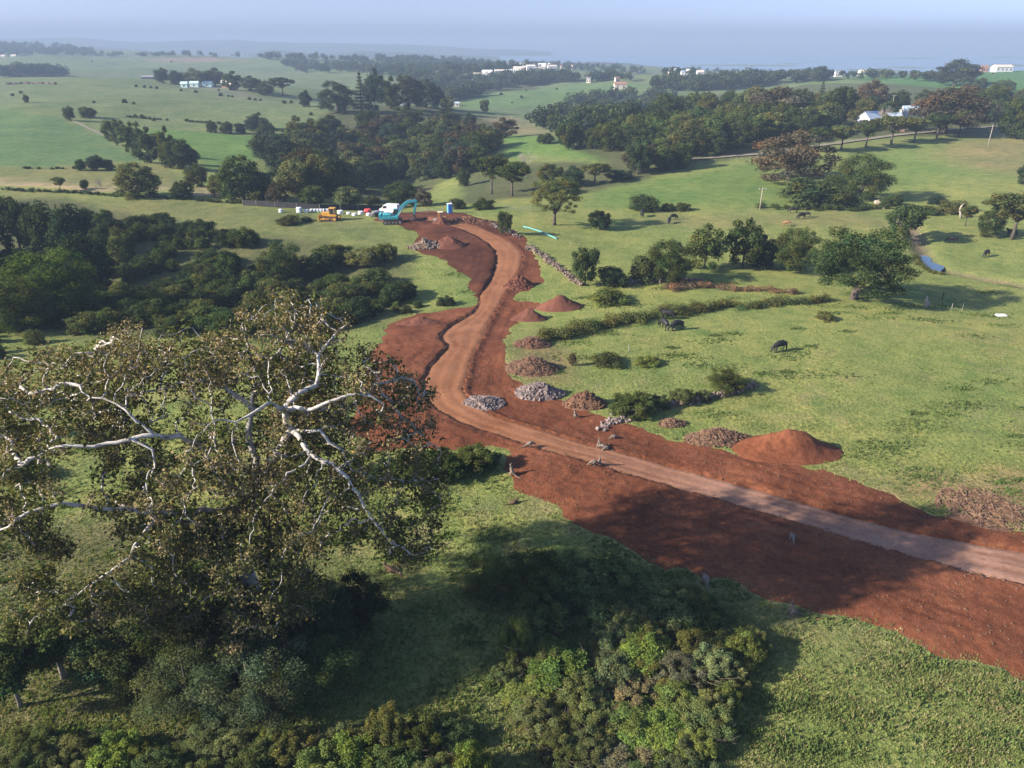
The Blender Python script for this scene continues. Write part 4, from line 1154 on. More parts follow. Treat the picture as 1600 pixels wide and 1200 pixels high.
for (x, y) in FILL2:
    tree_px(x, y - 55, y + 15, r9.uniform(80, 110), r9.choice(['shrub', 'twiggy', 'twiggy']), r9.choice(['light', 'olive', 'sage', 'mid']), "one of the low tangled shrubs along the bottom edge left of the gap", group="low shrubs along the bottom edge", hs=.6)
BASE = [
 (290,975,1140,170,'willowy','sage',"grey green willowy tree in front of the big fig, left of two"),
 (395,965,1150,190,'willowy',(.075,.088,.042),"grey green willowy tree in front of the big fig, right of two"),
 (215,960,1105,130,'willowy','dark',"darker willowy tree left of the grey green pair"),
 (490,975,1120,160,'willowy','mid',"dark willowy tree at the right foot of the big fig"),
 (553,885,985,110,'round_fine','black',"nearly black rounded tree at the right of the fig's foot"),
 (500,905,1030,120,'round_fine','dark',"dark rounded bushy tree next to the nearly black one"),
 (80,880,1120,210,'open','mid',"open branched tree with thick leaves at the lower left"),
 (165,930,1130,150,'open','dark',"darker open tree right of the lower left one"),
 (10,930,1160,150,'open','mid',"open leafy tree cut by the left edge"),
 (300,900,1060,170,'round_fine','mid',"dense tree half hidden under the fig's crown"),
 (420,900,1050,150,'round_fine','dark',"second dense dark tree under the fig's crown, by the trunk"),
]
for q in BASE: tree_px(*q, bark=(.20,.18,.155,1), hs={'open': .62, 'willowy': .74}.get(q[4], 1.0))

# ------------------------------------------------------------------ the great fig in front
def colonize(starts, attr, di, dk, D, iters, rnd, jit=.25, grav=0.0):
    nodes = [np.array(p, float) for p in starts[0]]; par = list(starts[1])
    A = np.array(attr); alive = np.ones(len(A), bool)
    bd = np.full(len(A), 1e9); bi = np.zeros(len(A), int)
    def upd(ids):
        P = np.array([nodes[i] for i in ids])
        d = np.linalg.norm(A[:, None] - P[None], axis=2)
        k = d.argmin(1); m_ = d[np.arange(len(A)), k]
        w_ = m_ < bd
        bd[w_] = m_[w_]; bi[w_] = np.array(ids)[k[w_]]
    upd(list(range(len(nodes))))
    for it in range(iters):
        act = alive & (bd < di)
        if not act.any(): break
        new = []
        idx = np.nonzero(act)[0]
        acc = {}
        for a in idx:
            v = A[a] - nodes[bi[a]]; acc.setdefault(bi[a], []).append(v / (np.linalg.norm(v) + 1e-9))
        for n_, vs in acc.items():
            d = np.mean(vs, 0)
            if par[n_] >= 0:
                pd = nodes[n_] - nodes[par[n_]]; d = d + 0.35 * pd / (np.linalg.norm(pd) + 1e-9)
            d = d + jit * rnd.normal(size=3) + np.array([0, 0, grav])
            d /= np.linalg.norm(d) + 1e-9
            nodes.append(nodes[n_] + d * D); par.append(n_); new.append(len(nodes) - 1)
        upd(new)
        alive &= bd > dk
        if len(nodes) > 9000: break
    return np.array(nodes), par

def grow_mesh(P, par, rtip, expo, rmax, nside=6, minr=()):
    n = len(P); kids = [[] for _ in range(n)]
    for i, p in enumerate(par):
        if p >= 0: kids[p].append(i)
    cnt = np.zeros(n)
    for i in range(n - 1, -1, -1):
        if not kids[i]: cnt[i] = 1
        if par[i] >= 0: cnt[par[i]] += cnt[i]
    # parents always precede children
    R = np.minimum(rtip * cnt ** (1 / expo), rmax)
    for i, m_ in enumerate(minr): R[i] = m_
    b = MB(); done = set()
    heads = [(0, None)]
    while heads:
        h, pr = heads.pop()
        chain = [h]; cur = h
        while kids[cur]:
            ks = sorted(kids[cur], key=lambda k: -cnt[k])
            for k in ks[1:]: heads.append((k, cur))
            cur = ks[0]; chain.append(cur)
        pts = [P[i] for i in chain]; rr = [R[i] for i in chain]
        if pr is not None: pts = [P[pr]] + pts; rr = [min(R[pr], rr[0] * 1.15)] + rr
        if len(pts) > 1:
            b.tube(pts, [float(x) for x in rr], nside if max(rr) > .06 else 4, False)
    return b, kids, R

def big_fig():
    rnd = np.random.default_rng(5)
    bx, by = -18.0, 39.5; bz = surf(bx, by)
    # the crown is a set of spreading lobes
    lobes = [(-20.5,40,16.6,11.5,9.5,6.2,1.0), (-13.6,40.3,21.6,4.6,4.0,3.0,.5), (-10.4,39.2,20.3,3.0,3.0,2.4,.22), (-19,40,21.0,5,5,2.6,.4), (-9.3,39.5,17.0,5.0,5.5,4.2,.55),
             (-7.6,38,12.0,3.8,4.0,4.4,.36), (-28.5,38.5,13.6,7.4,7.0,4.8,.65), (-25,33.5,11.5,7,4,4.4,.45), (-15.5,34,13.5,6,3.6,5.0,.5), (-28.5,40,18,5,6,3,.35), (-12,36.5,15,5,3,5,.35), (-17.5,36,8.0,6.5,4,5.0,.9), (-25,36,8.5,5,4,3.5,.25)]
    tot = 8200; sw = sum(l[6] for l in lobes); A = []
    for l in lobes:
        m_ = int(tot * l[6] / sw)
        d = rnd.normal(size=(m_, 3)); d /= np.linalg.norm(d, axis=1, keepdims=True)
        d[:, 2] = np.where(rnd.random(m_) < .55, np.abs(d[:, 2]), d[:, 2])
        r = rnd.uniform(.35, 1.0, (m_, 1)) ** .55
        A.append(np.array(l[:3]) + d * r * np.array(l[3:6]))
    A = np.concatenate(A)
    A = A[A[:, 2] > 3.0]
    hole = np.array([mnoise.noise(Vector(a) * .21) for a in A])
    A = A[hole > -.16]
    front = (A[:, 1] < 34.6 + .25 * np.maximum(0, A[:, 2] - 12)) & (A[:, 2] > 9.5)
    A = A[~front | (rnd.random(len(A)) < .12)]
    tz = lambda z: bz + z
    trunk = [(bx, by, tz(-.4)), (bx + .1, by, tz(1.5)), (bx + .3, by - .1, tz(3)), (bx + .2, by - .1, tz(4.5)), (bx, by, tz(6))]
    LIMBS = [  # main limbs as they show, (pixel x, pixel y, distance out), start radius, end radius, parent limb, parent point
     ('a', [(392,790,39),(405,745,38.4),(432,712,37.4),(457,672,36.6),(444,641,36)], .48, .30, None, 0),
     ('b', [(470,612,36.2),(494,602,37),(497,555,38),(516,532,38.5),(540,508,39)], .27, .07, 'a', -1),
     ('c', [(422,628,35.2),(394,646,34.6),(368,660,34.2),(345,655,34)], .19, .06, 'a', -1),
     ('d', [(480,640,35.8),(525,624,35.6),(565,616,36),(600,632,36)], .20, .06, 'a', -1),
     ('e', [(486,711,35.4),(520,724,34.8),(543,746,34.4),(568,790,34.2),(590,822,34.2),(612,850,34.4)], .25, .06, 'a', -2),
     ('f', [(500,672,36),(534,702,36),(550,735,36.2),(600,748,36.6),(640,752,37)], .17, .05, 'a', -2),
     ('g', [(352,745,38.5),(318,702,37.2),(280,680,36.2),(240,680,35.6),(205,686,35.2),(145,698,34.8),(88,698,34.4),(58,714,34.2)], .40, .07, 'a', 0),
     ('h', [(222,662,35.8),(196,640,36),(160,622,36.3),(128,612,36.6)], .15, .05, 'g', 3),
     ('i', [(238,702,35),(242,724,34.8),(236,745,34.8)], .14, .05, 'g', 4),
     ('j', [(336,676,36.2),(334,690,35.4),(324,714,35),(306,724,34.8)], .15, .05, 'g', 1),
     ('k', [(390,690,39.2),(396,640,39.8),(399,592,40),(390,545,40.4),(386,508,41)], .36, .08, 'a', 1),
     ('l', [(352,606,40.4),(300,596,40.2),(262,606,39.8),(226,612,39.5),(214,572,40)], .26, .06, 'k', 1),
     ('m', [(425,560,40.4),(452,520,41),(462,488,41.2),(482,468,41.4)], .18, .05, 'k', 2),
     ('n', [(340,560,40.6),(318,532,41),(300,512,41)], .16, .05, 'k', 3),
     ('o', [(330,800,37.6),(250,802,36),(160,795,34.4),(96,786,33.4),(45,800,32.8),(0,828,32.4)], .36, .07, 'a', 0),
     ('p', [(226,832,34.4),(210,853,33.4),(188,882,32.4),(150,908,31.8),(105,938,31.2)], .20, .05, 'o', 1),
     ('q', [(230,560,40),(204,540,40.2),(180,528,40.4)], .13, .05, 'l', 3),
     ('r', [(540,640,38),(590,600,39),(630,590,39.5),(655,615,39.6)], .24, .06, 'a', -1),
     ('s', [(640,660,38.6),(668,690,38.4),(684,700,38)], .14, .05, 'r', 1),
    ]
    PT = list(trunk); PR = [-1] + list(range(len(trunk) - 1)); MR = [.95, .85, .75, .68, .60]
    idx = {}
    rj = random.Random(3)
    for nm, pts, r0, r1, pa, pi in LIMBS:
        P3 = [at_depth(*q) for q in pts]
        root = idx[pa][pi] if pa else len(trunk) - 1
        prev = root; pv = Vector(PT[root]); ids = []
        tot_ = sum((P3[k] - (P3[k - 1] if k else pv)).length for k in range(len(P3))); acc = 0
        for k, q in enumerate(P3):
            st = Vector(PT[prev]); L_ = (q - st).length; m_ = max(1, int(L_ / .55))
            for s_ in range(1, m_ + 1):
                v = st.lerp(q, s_ / m_) + (Vector((rj.gauss(0, 1), rj.gauss(0, 1), rj.gauss(0, 1))) * .10 if s_ < m_ else Vector())
                PT.append(tuple(v)); PR.append(prev); prev = len(PT) - 1
                acc += L_ / m_; MR.append(0.68 * (r0 + (r1 - r0) * min(1, acc / tot_)))
            ids.append(prev)
        idx[nm] = ids
    P, par = colonize((PT, PR), A, 5.0, .62, .38, 110, rnd, .50, -0.02)
    b, kids, R = grow_mesh(P, par, .029, 2.4, .5, 7, MR)
    root = empty("fig_tree", (0, 0, 0))
    tag(root, "huge old fig with white gnarled branches and bronze leaves towering in front of the road", 'tree')
    o = b.build("trunk", M['bark'], root, True); o.color = (.42, .395, .365, 1)
    # leaves in rosettes at the shoots
    depth_to_tip = np.full(len(P), 99)
    for i in range(len(P) - 1, -1, -1):
        if not kids[i]: depth_to_tip[i] = 0
        elif kids[i]: depth_to_tip[i] = min(depth_to_tip[k] for k in kids[i]) + 1
    shoots = [i for i in range(len(P)) if depth_to_tip[i] <= 1 or (depth_to_tip[i] <= 3 and rnd.random() < .30)]
    C = []; Nn = []; S = []; L = []
    for i in shoots:
        dirn = P[i] - P[par[i]]; dirn /= np.linalg.norm(dirn) + 1e-9
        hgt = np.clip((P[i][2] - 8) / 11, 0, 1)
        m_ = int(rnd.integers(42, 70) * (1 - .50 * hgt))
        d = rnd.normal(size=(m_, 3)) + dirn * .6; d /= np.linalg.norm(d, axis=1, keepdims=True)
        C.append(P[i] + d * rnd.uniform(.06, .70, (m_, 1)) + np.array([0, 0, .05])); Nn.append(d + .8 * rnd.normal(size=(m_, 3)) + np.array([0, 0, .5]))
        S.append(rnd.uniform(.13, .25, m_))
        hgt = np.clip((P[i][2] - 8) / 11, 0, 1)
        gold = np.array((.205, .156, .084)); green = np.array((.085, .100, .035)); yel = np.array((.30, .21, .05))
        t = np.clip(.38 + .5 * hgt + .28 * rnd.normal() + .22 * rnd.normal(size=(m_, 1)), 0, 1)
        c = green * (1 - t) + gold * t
        c = c * rnd.uniform(.65, 1.35, (m_, 1))
        y = rnd.random(m_) < .012
        c[y] = yel
        L.append(c)
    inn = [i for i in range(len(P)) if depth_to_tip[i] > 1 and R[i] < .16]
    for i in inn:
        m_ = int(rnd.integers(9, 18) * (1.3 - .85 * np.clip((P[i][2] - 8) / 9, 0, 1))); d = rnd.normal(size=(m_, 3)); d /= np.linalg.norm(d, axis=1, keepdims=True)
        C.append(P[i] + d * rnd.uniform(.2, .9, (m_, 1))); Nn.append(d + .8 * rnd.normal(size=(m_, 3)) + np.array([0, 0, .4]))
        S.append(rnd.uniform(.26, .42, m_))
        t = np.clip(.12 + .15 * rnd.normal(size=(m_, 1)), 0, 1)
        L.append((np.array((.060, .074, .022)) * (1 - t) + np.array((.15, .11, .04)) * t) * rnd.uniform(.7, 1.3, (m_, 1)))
    C = np.concatenate(C)
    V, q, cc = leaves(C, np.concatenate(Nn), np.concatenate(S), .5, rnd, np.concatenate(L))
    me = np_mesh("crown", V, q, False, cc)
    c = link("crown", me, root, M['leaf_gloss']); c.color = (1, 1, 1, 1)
    STAT.append(("FIG nodes", len(P), "shoots", len(shoots), "leaves", len(C)))
big_fig()

# ------------------------------------------------------------------ grass tufts, clods
def grass(n, seed):
    r = np.random.default_rng(seed)
    u = r.random(n)
    Y = 24 * (100 / 24) ** u; Y = Y[r.random(n) < np.clip(1.4 - Y / 95, .15, 1)]
    X = (r.random(len(Y)) * 2.2 - 1.05) * Y
    ed, _, _ = seg_dist(X, Y, DIRTc, True)
    ok = (~inside(X, Y, DIRTc) | ((ed < .9) & (r.random(len(X)) < .5 - .5 * ed))) & (r.random(len(X)) < .35 + 1.2 * np.clip(.5 + fbm(X / 3, Y / 3, 3, 3), 0, 1))
    X, Y = X[ok], Y[ok]; n = len(X)
    Z = surfv(X, Y)
    pal = np.array([(.20, .20, .075), (.155, .19, .055), (.19, .215, .065), (.25, .215, .11), (.12, .155, .048)])
    patch = np.clip(.5 + .9 * fbm(X / 5, Y / 5, 13, 3), 0, 1)
    k = np.where(r.random(n) < patch * .6, r.choice([0, 3], n, p=[.65, .35]), r.choice([1, 2, 4], n, p=[.45, .3, .25]))
    k = np.where((k == 3) & (Y > 55) , 2, k)
    c = pal[k] * r.uniform(.75, 1.25, (n, 1))
    V = []; Cc = []
    h = r.uniform(.04, .12, n) * (1 + .6 * (k == 3)) * (.55 + 1.3 * np.clip(.4 + fbm(X / 2.2, Y / 2.2, 23, 3), 0, 1)); wv = r.uniform(.03, .075, n)
    # rank clumps, darker and taller
    nc = 420; cY = 30 * (135 / 30) ** r.random(nc); cX = (r.random(nc) * 2.0 - .95) * cY
    kk = r.integers(0, nc, 30000); lw = r.uniform(.3, 1.6, nc)
    X2 = cX[kk] + r.normal(size=30000) * lw[kk] * 1.3; Y2 = cY[kk] + r.normal(size=30000) * lw[kk] * .6
    ok = ~inside(X2, Y2, DIRTc); X2, Y2 = X2[ok], Y2[ok]; n2 = len(X2)
    X = np.concatenate([X, X2]); Y = np.concatenate([Y, Y2]); Z = np.concatenate([Z, H(X2, Y2)])
    c = np.concatenate([c, np.array((.105, .145, .045)) * r.uniform(.7, 1.3, (n2, 1))])
    h = np.concatenate([h, r.uniform(.10, .26, n2)]); wv = np.concatenate([wv, r.uniform(.06, .14, n2)]); n = len(X)
    out = []
    for j in range(3):
        a = r.uniform(0, 6.28, n); ln = r.uniform(.02, .16, n); b2 = r.uniform(0, 6.28, n)
        bx = X + .06 * r.normal(size=n); by = Y + .06 * r.normal(size=n)
        p0 = np.stack([bx - np.cos(a) * wv, by - np.sin(a) * wv, Z - .03], 1)
        p1 = np.stack([bx + np.cos(a) * wv, by + np.sin(a) * wv, Z - .03], 1)
        p2 = np.stack([bx + np.cos(b2) * ln, by + np.sin(b2) * ln, Z + h], 1)
        out.append(np.stack([p0, p1, p2], 1)); Cc.append(np.repeat(c, 3, 0).reshape(n, 3, 3))
    V = np.concatenate(out).reshape(-1, 3); Cc = np.concatenate(Cc).reshape(-1, 3)
    o = link("grass", np_mesh("grass", V, np.arange(len(V)).reshape(-1, 3), False, Cc), None, M['grassblade'])
    o.color = (1, 1, 1, 1)
    tag(o, "tussocky grass over the nearer slopes", 'grass', None, 'stuff')
    print("grass tufts", n)
grass(240000, 4)

def clods(n, seed):
    r = np.random.default_rng(seed)
    xs = [p[0] for p in DIRT]; ys = [p[1] for p in DIRT]
    X = r.uniform(min(xs), max(xs), n * 8); Y = np.minimum(ys) if False else min(ys) + (90 - min(ys)) * r.random(n * 8)
    ok = inside(X, Y, DIRTc) & ~inside(X, Y, ROADc); X, Y = X[ok][:n], Y[ok][:n]; n = len(X)
    kb = r.integers(0, len(DIRT), 3600); D_ = np.array(DIRT)[kb] + r.normal(size=(3600, 2)) * .45
    ke = r.integers(0, len(ROAD), 4200); E_ = np.array(ROAD)[ke] + r.normal(size=(4200, 2)) * .22
    D_ = np.concatenate([D_, E_]); D_ = D_[D_[:, 1] < 120]
    X = np.concatenate([X, D_[:, 0]]); Y = np.concatenate([Y, D_[:, 1]]); n = len(X)
    Z = surfv(X, Y)
    s = .03 + .10 * r.random(n) ** 3
    base = np.array([(1, 0, 0), (0, 1, 0), (-1, 0, 0), (0, -1, 0), (0, 0, .8)])
    V = base[None] * s[:, None, None] * r.uniform(.6, 1.3, (n, 5, 3))
    a = r.uniform(0, 6.28, n); ca, sa = np.cos(a)[:, None], np.sin(a)[:, None]
    V = np.stack([V[..., 0] * ca - V[..., 1] * sa, V[..., 0] * sa + V[..., 1] * ca, V[..., 2]], -1) + np.stack([X, Y, Z], 1)[:, None]
    f = np.array([(0, 1, 4), (1, 2, 4), (2, 3, 4), (3, 0, 4)])
    q = (f[None] + 5 * np.arange(n)[:, None, None]).reshape(-1, 3)
    o = link("gravel", np_mesh("gravel", V.reshape(-1, 3), q), None, M['soil_brown'])
    tag(o, "small clods and stones strewn over the turned red soil", 'gravel', None, 'stuff')
clods(7000, 9)
# ------------------------------------------------------------------ heaps, walls, hedges
def mound(px, base, w, hpx, m, label, name="soil_mound", cat="soil heap", ry=.6, stones=0, sm='stone_pink', rough=.16, sr=(.12,.3), peak=1.15, seed=0, hmin=.5, extra=None):
    p = at(px, base); d = depth(p); rx = w * d / F / 2; rY = rx * ry
    ph = math.atan2(CAMH - p.z, p.y)
    h = max((hpx * d / F - rY * math.sin(ph)) / math.cos(ph), hmin)
    cx, cy = p.x, p.y + rY * .9
    nr, ns = 26, 60
    V = []; T = np.linspace(0, 1, nr)
    rnd = random.Random(seed + int(px))
    ang = np.linspace(0, 2 * math.pi, ns, endpoint=False)
    TT, AA = np.meshgrid(T, ang, indexing='ij')
    out = 1 + .14 * fbm(np.cos(AA) * 1.3 + px, np.sin(AA) * 1.3, 5, 3)
    X = cx + np.cos(AA) * TT * rx * out; Y = cy + np.sin(AA) * TT * rY * out
    g = H(X, Y) if not (35 < cy < 190) else surfv(X.ravel(), Y.ravel()).reshape(X.shape)
    prof = (1 - np.sqrt(TT ** 2 + .012) / math.sqrt(1.012)) ** peak if peak >= 1 else (1 - TT ** 2) ** 1.0
    Z = g + h * prof * (1 + .35 * fbm(X / (rx * .5), Y / (rx * .5), 9, 2)) + rough * (fbm(X / .5, Y / .5, 7, 3)) * np.minimum(1, (1 - TT) * 6) - .15 * (TT > .98)
    i = np.arange(nr * ns).reshape(nr, ns); j = np.roll(i, -1, 1)
    q = np.stack([i[:-1], j[:-1], j[1:], i[1:]], -1).reshape(-1, 4)
    V = np.stack([X, Y, Z], -1).reshape(-1, 3)
    o = link(name, np_mesh(name, V, q, True), None, M[m])
    tag(o, label, cat)
    if stones:
        b = MB()
        for _ in range(stones):
            t = math.sqrt(rnd.random()) * .97; k = int(t * (nr - 1)); l = rnd.randrange(ns)
            c_ = Vector((X[k, l], Y[k, l], Z[k, l] + .03))
            if name == 'brush_heap' and rnd.random() < .8:
                q_ = Vector((rnd.gauss(0, 1), rnd.gauss(0, 1), rnd.gauss(0, .35))).normalized() * rnd.uniform(.25, .8)
                b.tube([c_ - q_ * .5, c_ + Vector((rnd.uniform(-.1, .1), rnd.uniform(-.1, .1), .08)), c_ + q_ * .5], [rnd.uniform(.02, .05), .035, .015], 4)
            else: b.stone(c_, rnd.uniform(*sr) * (.7 if name == 'brush_heap' else 1), rnd)
        b.build("rubble", M[sm], o)
    return o
mound(1240, 724, 190, 60, 'soil', "largest red soil mound, standing on the grass edge beside the straight road", ry=.5)
mound(876, 487, 80, 30, 'soil_dark', "steep red soil mound at the road's neck, the farther of two", ry=.55)
mound(828, 503, 62, 26, 'soil_dark', "smaller red soil mound at the road's neck, the nearer of two", ry=.6)
mound(915, 641, 76, 38, 'soil_brown', "brown lumpy earth heap beside the pile of pale broken rock", ry=.6, stones=320, sm='soil_brown', rough=.28, sr=(.05,.15))
mound(843, 625, 82, 30, 'stone_pink', "pile of pale broken rock beside the brown earth heap", "rock_mound", "rock pile", .6, 640, 'stone_pink', sr=(.09,.24))
mound(757, 640, 68, 24, 'stone_pink', "flat spread of pale grey crushed rock at the inside of the road's bend", "rock_mound", "rock pile", .8, 760, 'stone_pink', sr=(.05,.13), hmin=.2)
mound(832, 588, 92, 34, 'soil_brown', "wide brown heap of torn roots and earth above the grey crushed rock", "brush_heap", "brush heap", .7, 700, 'dead', rough=.34, sr=(.05,.17))
mound(832, 545, 64, 24, 'soil_dark', "smaller brown brush heap just below the hedge's left end", "brush_heap", "brush heap", .7, 500, 'dead', rough=.34, sr=(.05,.16))
mound(1125, 698, 112, 34, 'soil_brown', "long brown clod heap on the grass left of the largest red mound", "brush_heap", "earth heap", .45, 600, 'dead', rough=.28, sr=(.05,.15))
mound(1052, 668, 46, 16, 'soil_brown', "small brown clod heap at the far end of the long brown one", "brush_heap", "earth heap", .5, 240, 'dead', rough=.24, sr=(.05,.13))
mound(700, 391, 58, 24, 'soil_dark', "dark soil heap on the bare slope below the excavator", ry=.6, rough=.3)
mound(664, 391, 62, 16, 'soil_brown', "row of boulders dug up at the left edge of the bare slope", "rock_mound", "rock pile", .4, 190, 'stone', sr=(.16,.42), rough=.3)
mound(690, 352, 36, 14, 'soil_dark', "low dark soil heap between the excavator's bucket and the small yellow roller", ry=.6, rough=.25)
mound(655, 512, 80, 18, 'soil_dark', "long low hump of red soil on the upper left pad", ry=.3, hmin=.5)
mound(735, 350, 96, 13, 'soil_dark', "bank of stones and brown earth along the outside of the upper bend", "rock_mound", "rock pile", .3, 320, 'soil_brown', sr=(.08,.24), rough=.3)
mound(1570, 828, 150, 36, 'soil_brown', "flattened spread of brown clods at the right beside the straight road", "brush_heap", "earth heap", .9, 500, 'dead', rough=.26, sr=(.03,.10), hmin=.2, peak=1.0)
mound(812, 452, 50, 26, 'soil_dark', "dark rubble shoulder falling off right of the upper bend", "rock_mound", "rock pile", .7, 260, 'soil_dark', rough=.3, sr=(.08,.24), hmin=.4)

def stone_wall(px, hgt, wid, n, label, m='stone', name="stone_wall", sr=(.12,.27), seed=1):
    P = smooth(W(px), .5, False, .4, 2.0, seed); r = random.Random(seed); b = MB()
    XY = []
    for _ in range(n):
        t = r.random() * (len(P) - 1); k = int(t); a = Vector(P[k]).lerp(Vector(P[min(k + 1, len(P) - 1)]), t - k)
        XY.append((a.x + r.gauss(0, wid * .28), a.y + r.gauss(0, wid * .28)))
    Z = surfv([q[0] for q in XY], [q[1] for q in XY])
    for q, z in zip(XY, Z): b.stone((q[0], q[1], z + r.random() ** 1.4 * hgt), r.uniform(*sr), r)
    return tag(b.build(name, M[m]), label, 'stone wall')
stone_wall([(826,386),(850,402),(872,420),(893,436),(908,446)], .6, 1.2, 420, "broken stone wall running down the grass right of the upper bend", 'stone', seed=2)
stone_wall([(985,655),(1020,642),(1060,633),(1100,626),(1150,612),(1180,604)], .55, .9, 330, "ruined stone wall half hidden by bushes in the meadow", seed=3)
stone_wall([(938,668),(958,658),(985,652)], .25, 1.3, 80, "loose stones spilt where the ruined wall meets the red soil", 'stone_pink', seed=4)
stone_wall([(978,444),(1010,442),(1050,441),(1095,443)], .8, 1.0, 240, "pale stone wall at the foot of the creek line trees", 'stone_pink', seed=5)
stone_wall([(770,352),(795,362),(808,371)], .7, 1.2, 90, "short stretch of stone bank by the thin leaning tree", 'stone_pink', seed=6)
stone_wall([(10,132),(40,131),(85,132)], 1.0, 3.0, 110, "far line of grey boulders along the upper left pasture's crest", 'stone', sr=(.6,1.3), seed=7)
BOULD = [(1371,319,20,"largest pale boulder, highest of the line above the creek"),(1382,326,9,"second pale boulder from the top of the line above the creek"),(1397,340,10,"third pale boulder down the line above the creek"),(1400,349,11,"fourth pale boulder down the line above the creek"),(1408,361,13,"lowest pale boulder of the line above the creek, by the leafy tree"),(1440,453,7,"small pale rock at the right edge of the great spreading tree's crown")]
def boulder(px, base, w, label, m='stone', c=None):
    p = at(px, base); r = w * depth(p) / F / 2
    me = bpy.data.meshes.new("boulder"); bm = bmesh.new(); bmesh.ops.create_icosphere(bm, subdivisions=3, radius=1)
    for v in bm.verts:
        k = 1 + .35 * mnoise.noise(v.co * 1.3 + Vector((px, 0, 0))) + .1 * mnoise.noise(v.co * 4)
        v.co = Vector((v.co.x * r * k, v.co.y * r * .8 * k, v.co.z * r * .75 * k))
    bm.to_mesh(me); bm.free()
    me.polygons.foreach_set('use_smooth', [True] * len(me.polygons))
    o = link("boulder", me, None, M[m]); o.location = (p.x, p.y, p.z + r * .35)
    return tag(o, label, 'boulder')
M['tan_rock'] = plain("tan_rock", (0.30, 0.25, 0.19), 0.9, 0.3, 2.0)
for x, y, w_, l in BOULD: boulder(x, y, w_ * .62, l, 'tan_rock')

def hedge(px, wid, hgt, tint, n, label, name="hedge", leaf=.16, seed=1, asp=.6, col=None, gap=0.0, step=.9):
    P = smooth(W(px), step, False, .5, 3.0, seed); r = np.random.default_rng(seed)
    bl = []
    for i, p in enumerate(P):
        if r.random() < gap: continue
        t = i / max(1, len(P) - 1)
        hh = np.interp(t, [0, 1], hgt) * r.uniform(.6, 1.15); ww = np.interp(t, [0, 1], wid)
        for _ in range(2):
            x, y = p[0] + r.normal() * ww * .2, p[1] + r.normal() * ww * .25
            bl.append((x, y, float(H(x, y)) + hh * .38, ww * r.uniform(.25, .42), ww * r.uniform(.25, .42), hh * r.uniform(.4, .62)))
    cm = crown(name, bl, n, leaf, r, asp=asp, jit=.9, hue=.15, bri=.35, blobv=.2)
    cm.materials.append(M['leaf'])
    o = link(name, cm); t = TINT[tint] if isinstance(tint, str) else tint; o.color = (*t, 1)
    return tag(o, label, 'hedge')
hedge([(850,531),(880,525),(920,516),(960,508),(1000,501),(1060,489),(1140,481),(1220,476),(1292,470)], (3.6,2.4), (2.1,1.3), 'olive', 26000, "long ragged hedge crossing the meadow behind the grazing cows", leaf=.2, seed=3)
hedge([(1045,452),(1090,448),(1140,452),(1190,455),(1242,460)], (2.6,2.2), (1.3,1.0), (.21,.135,.085), 9000, "band of dead brown bracken below the creek line trees", "bracken_hedge", .22, 5, .3)
hedge([(10,297),(80,300),(150,304),(230,309),(300,313),(380,318),(440,322)], (1.8,1.8), (1.0,.8), 'black', 9000, "low dark scrub line along the lower side of the tan strip", leaf=.26, seed=6, gap=.15)
hedge([(40,263),(100,264),(170,262),(228,262)], (1.6,1.6), (.8,.8), 'dark', 3500, "thin dark hedge below the lush green field", leaf=.3, seed=7, gap=.2, step=1.6)
hedge([(1190,325),(1260,327),(1330,328),(1380,325)], (3,3), (1.4,1.4), 'mid', 7000, "low scrub line between the hillside and the middle pasture", leaf=.28, seed=8, gap=.2, step=1.3)
hedge([(1430,398),(1438,410),(1452,426),(1470,428)], (2,1.6), (1.0,.6), 'olive', 3000, "rushes along the near bank of the creek pools", leaf=.22, seed=9, asp=.3)
hedge([(200,183),(330,193),(430,205),(470,208)], (2.5,2.5), (1.2,1.6), 'dark', 4500, "dark scrub line below the rough upper pasture", leaf=.5, seed=10, gap=.35, step=2.4)
hedge([(1560,142),(1530,146),(1440,147),(1420,149)], (2,2), (1.2,1.2), 'mid', 2500, "hedge under the skyline field", leaf=.5, seed=11, gap=.3, step=2.5)
for q in [(1012,556,567,42,'bush','light',"flat clump of rank light grass in the meadow behind the round bush"), (948,552,566,52,'bush','olive',"flat dark clump of rank grass in the meadow right of the brush heap"),
          (895,548,572,14,'twiggy','rust',"dead brown weed standing beside the brush heap"), (450,338,347,40,'bush','olive',"low dark weed patch left of the bulldozer"),
          (478,336,346,22,'bush','dark',"small dark weed clump just below the bulldozer"), (1290,489,497,36,'twiggy','olive',"thin line of rank grass below the great spreading tree")]:
    tree_px(*q)

# ------------------------------------------------------------------ posts, poles, stumps, pipe
def px_h(p, top): return top_z(p.y, top) - p.z
def pole(px, top, base, label, arm=True, m='timber'):
    p = at(px, base); h = px_h(p, top)
    r = empty("utility_pole", p)
    b = MB(); b.tube([(0, 0, -.3), (0, 0, h)], [.17, .11], 8); b.build("pole", M[m], r, True)
    if arm:
        b = MB(); b.box((0, 0, h - .45), (2.0, .1, .12)); b.build("crossarm", M[m], r)
        for k in (-.85, 0.3, .85):
            b = MB(); b.tube([(k, 0, h - .39), (k, 0, h - .2)], .05, 6); b.build("insulator", M['white'], r)
    return tag(r, label, 'utility pole')
pole(1187, 293, 328, "wooden utility pole with a crossarm alone on the hillside pasture")
pole(800, 181, 212, "utility pole at the top of the bright green knoll")
pole(1313, 171, 200, "brown pole standing left of the white cottage")
pole(1391, 148, 180, "tall pole rising between the white cottage and the blue roofed house")
pole(1543, 194, 230, "pale pole in front of the grey leafless tree at the lane's right end", False)
pole(694, 158, 178, "thin far pole by the pale shed in the middle distance", False)
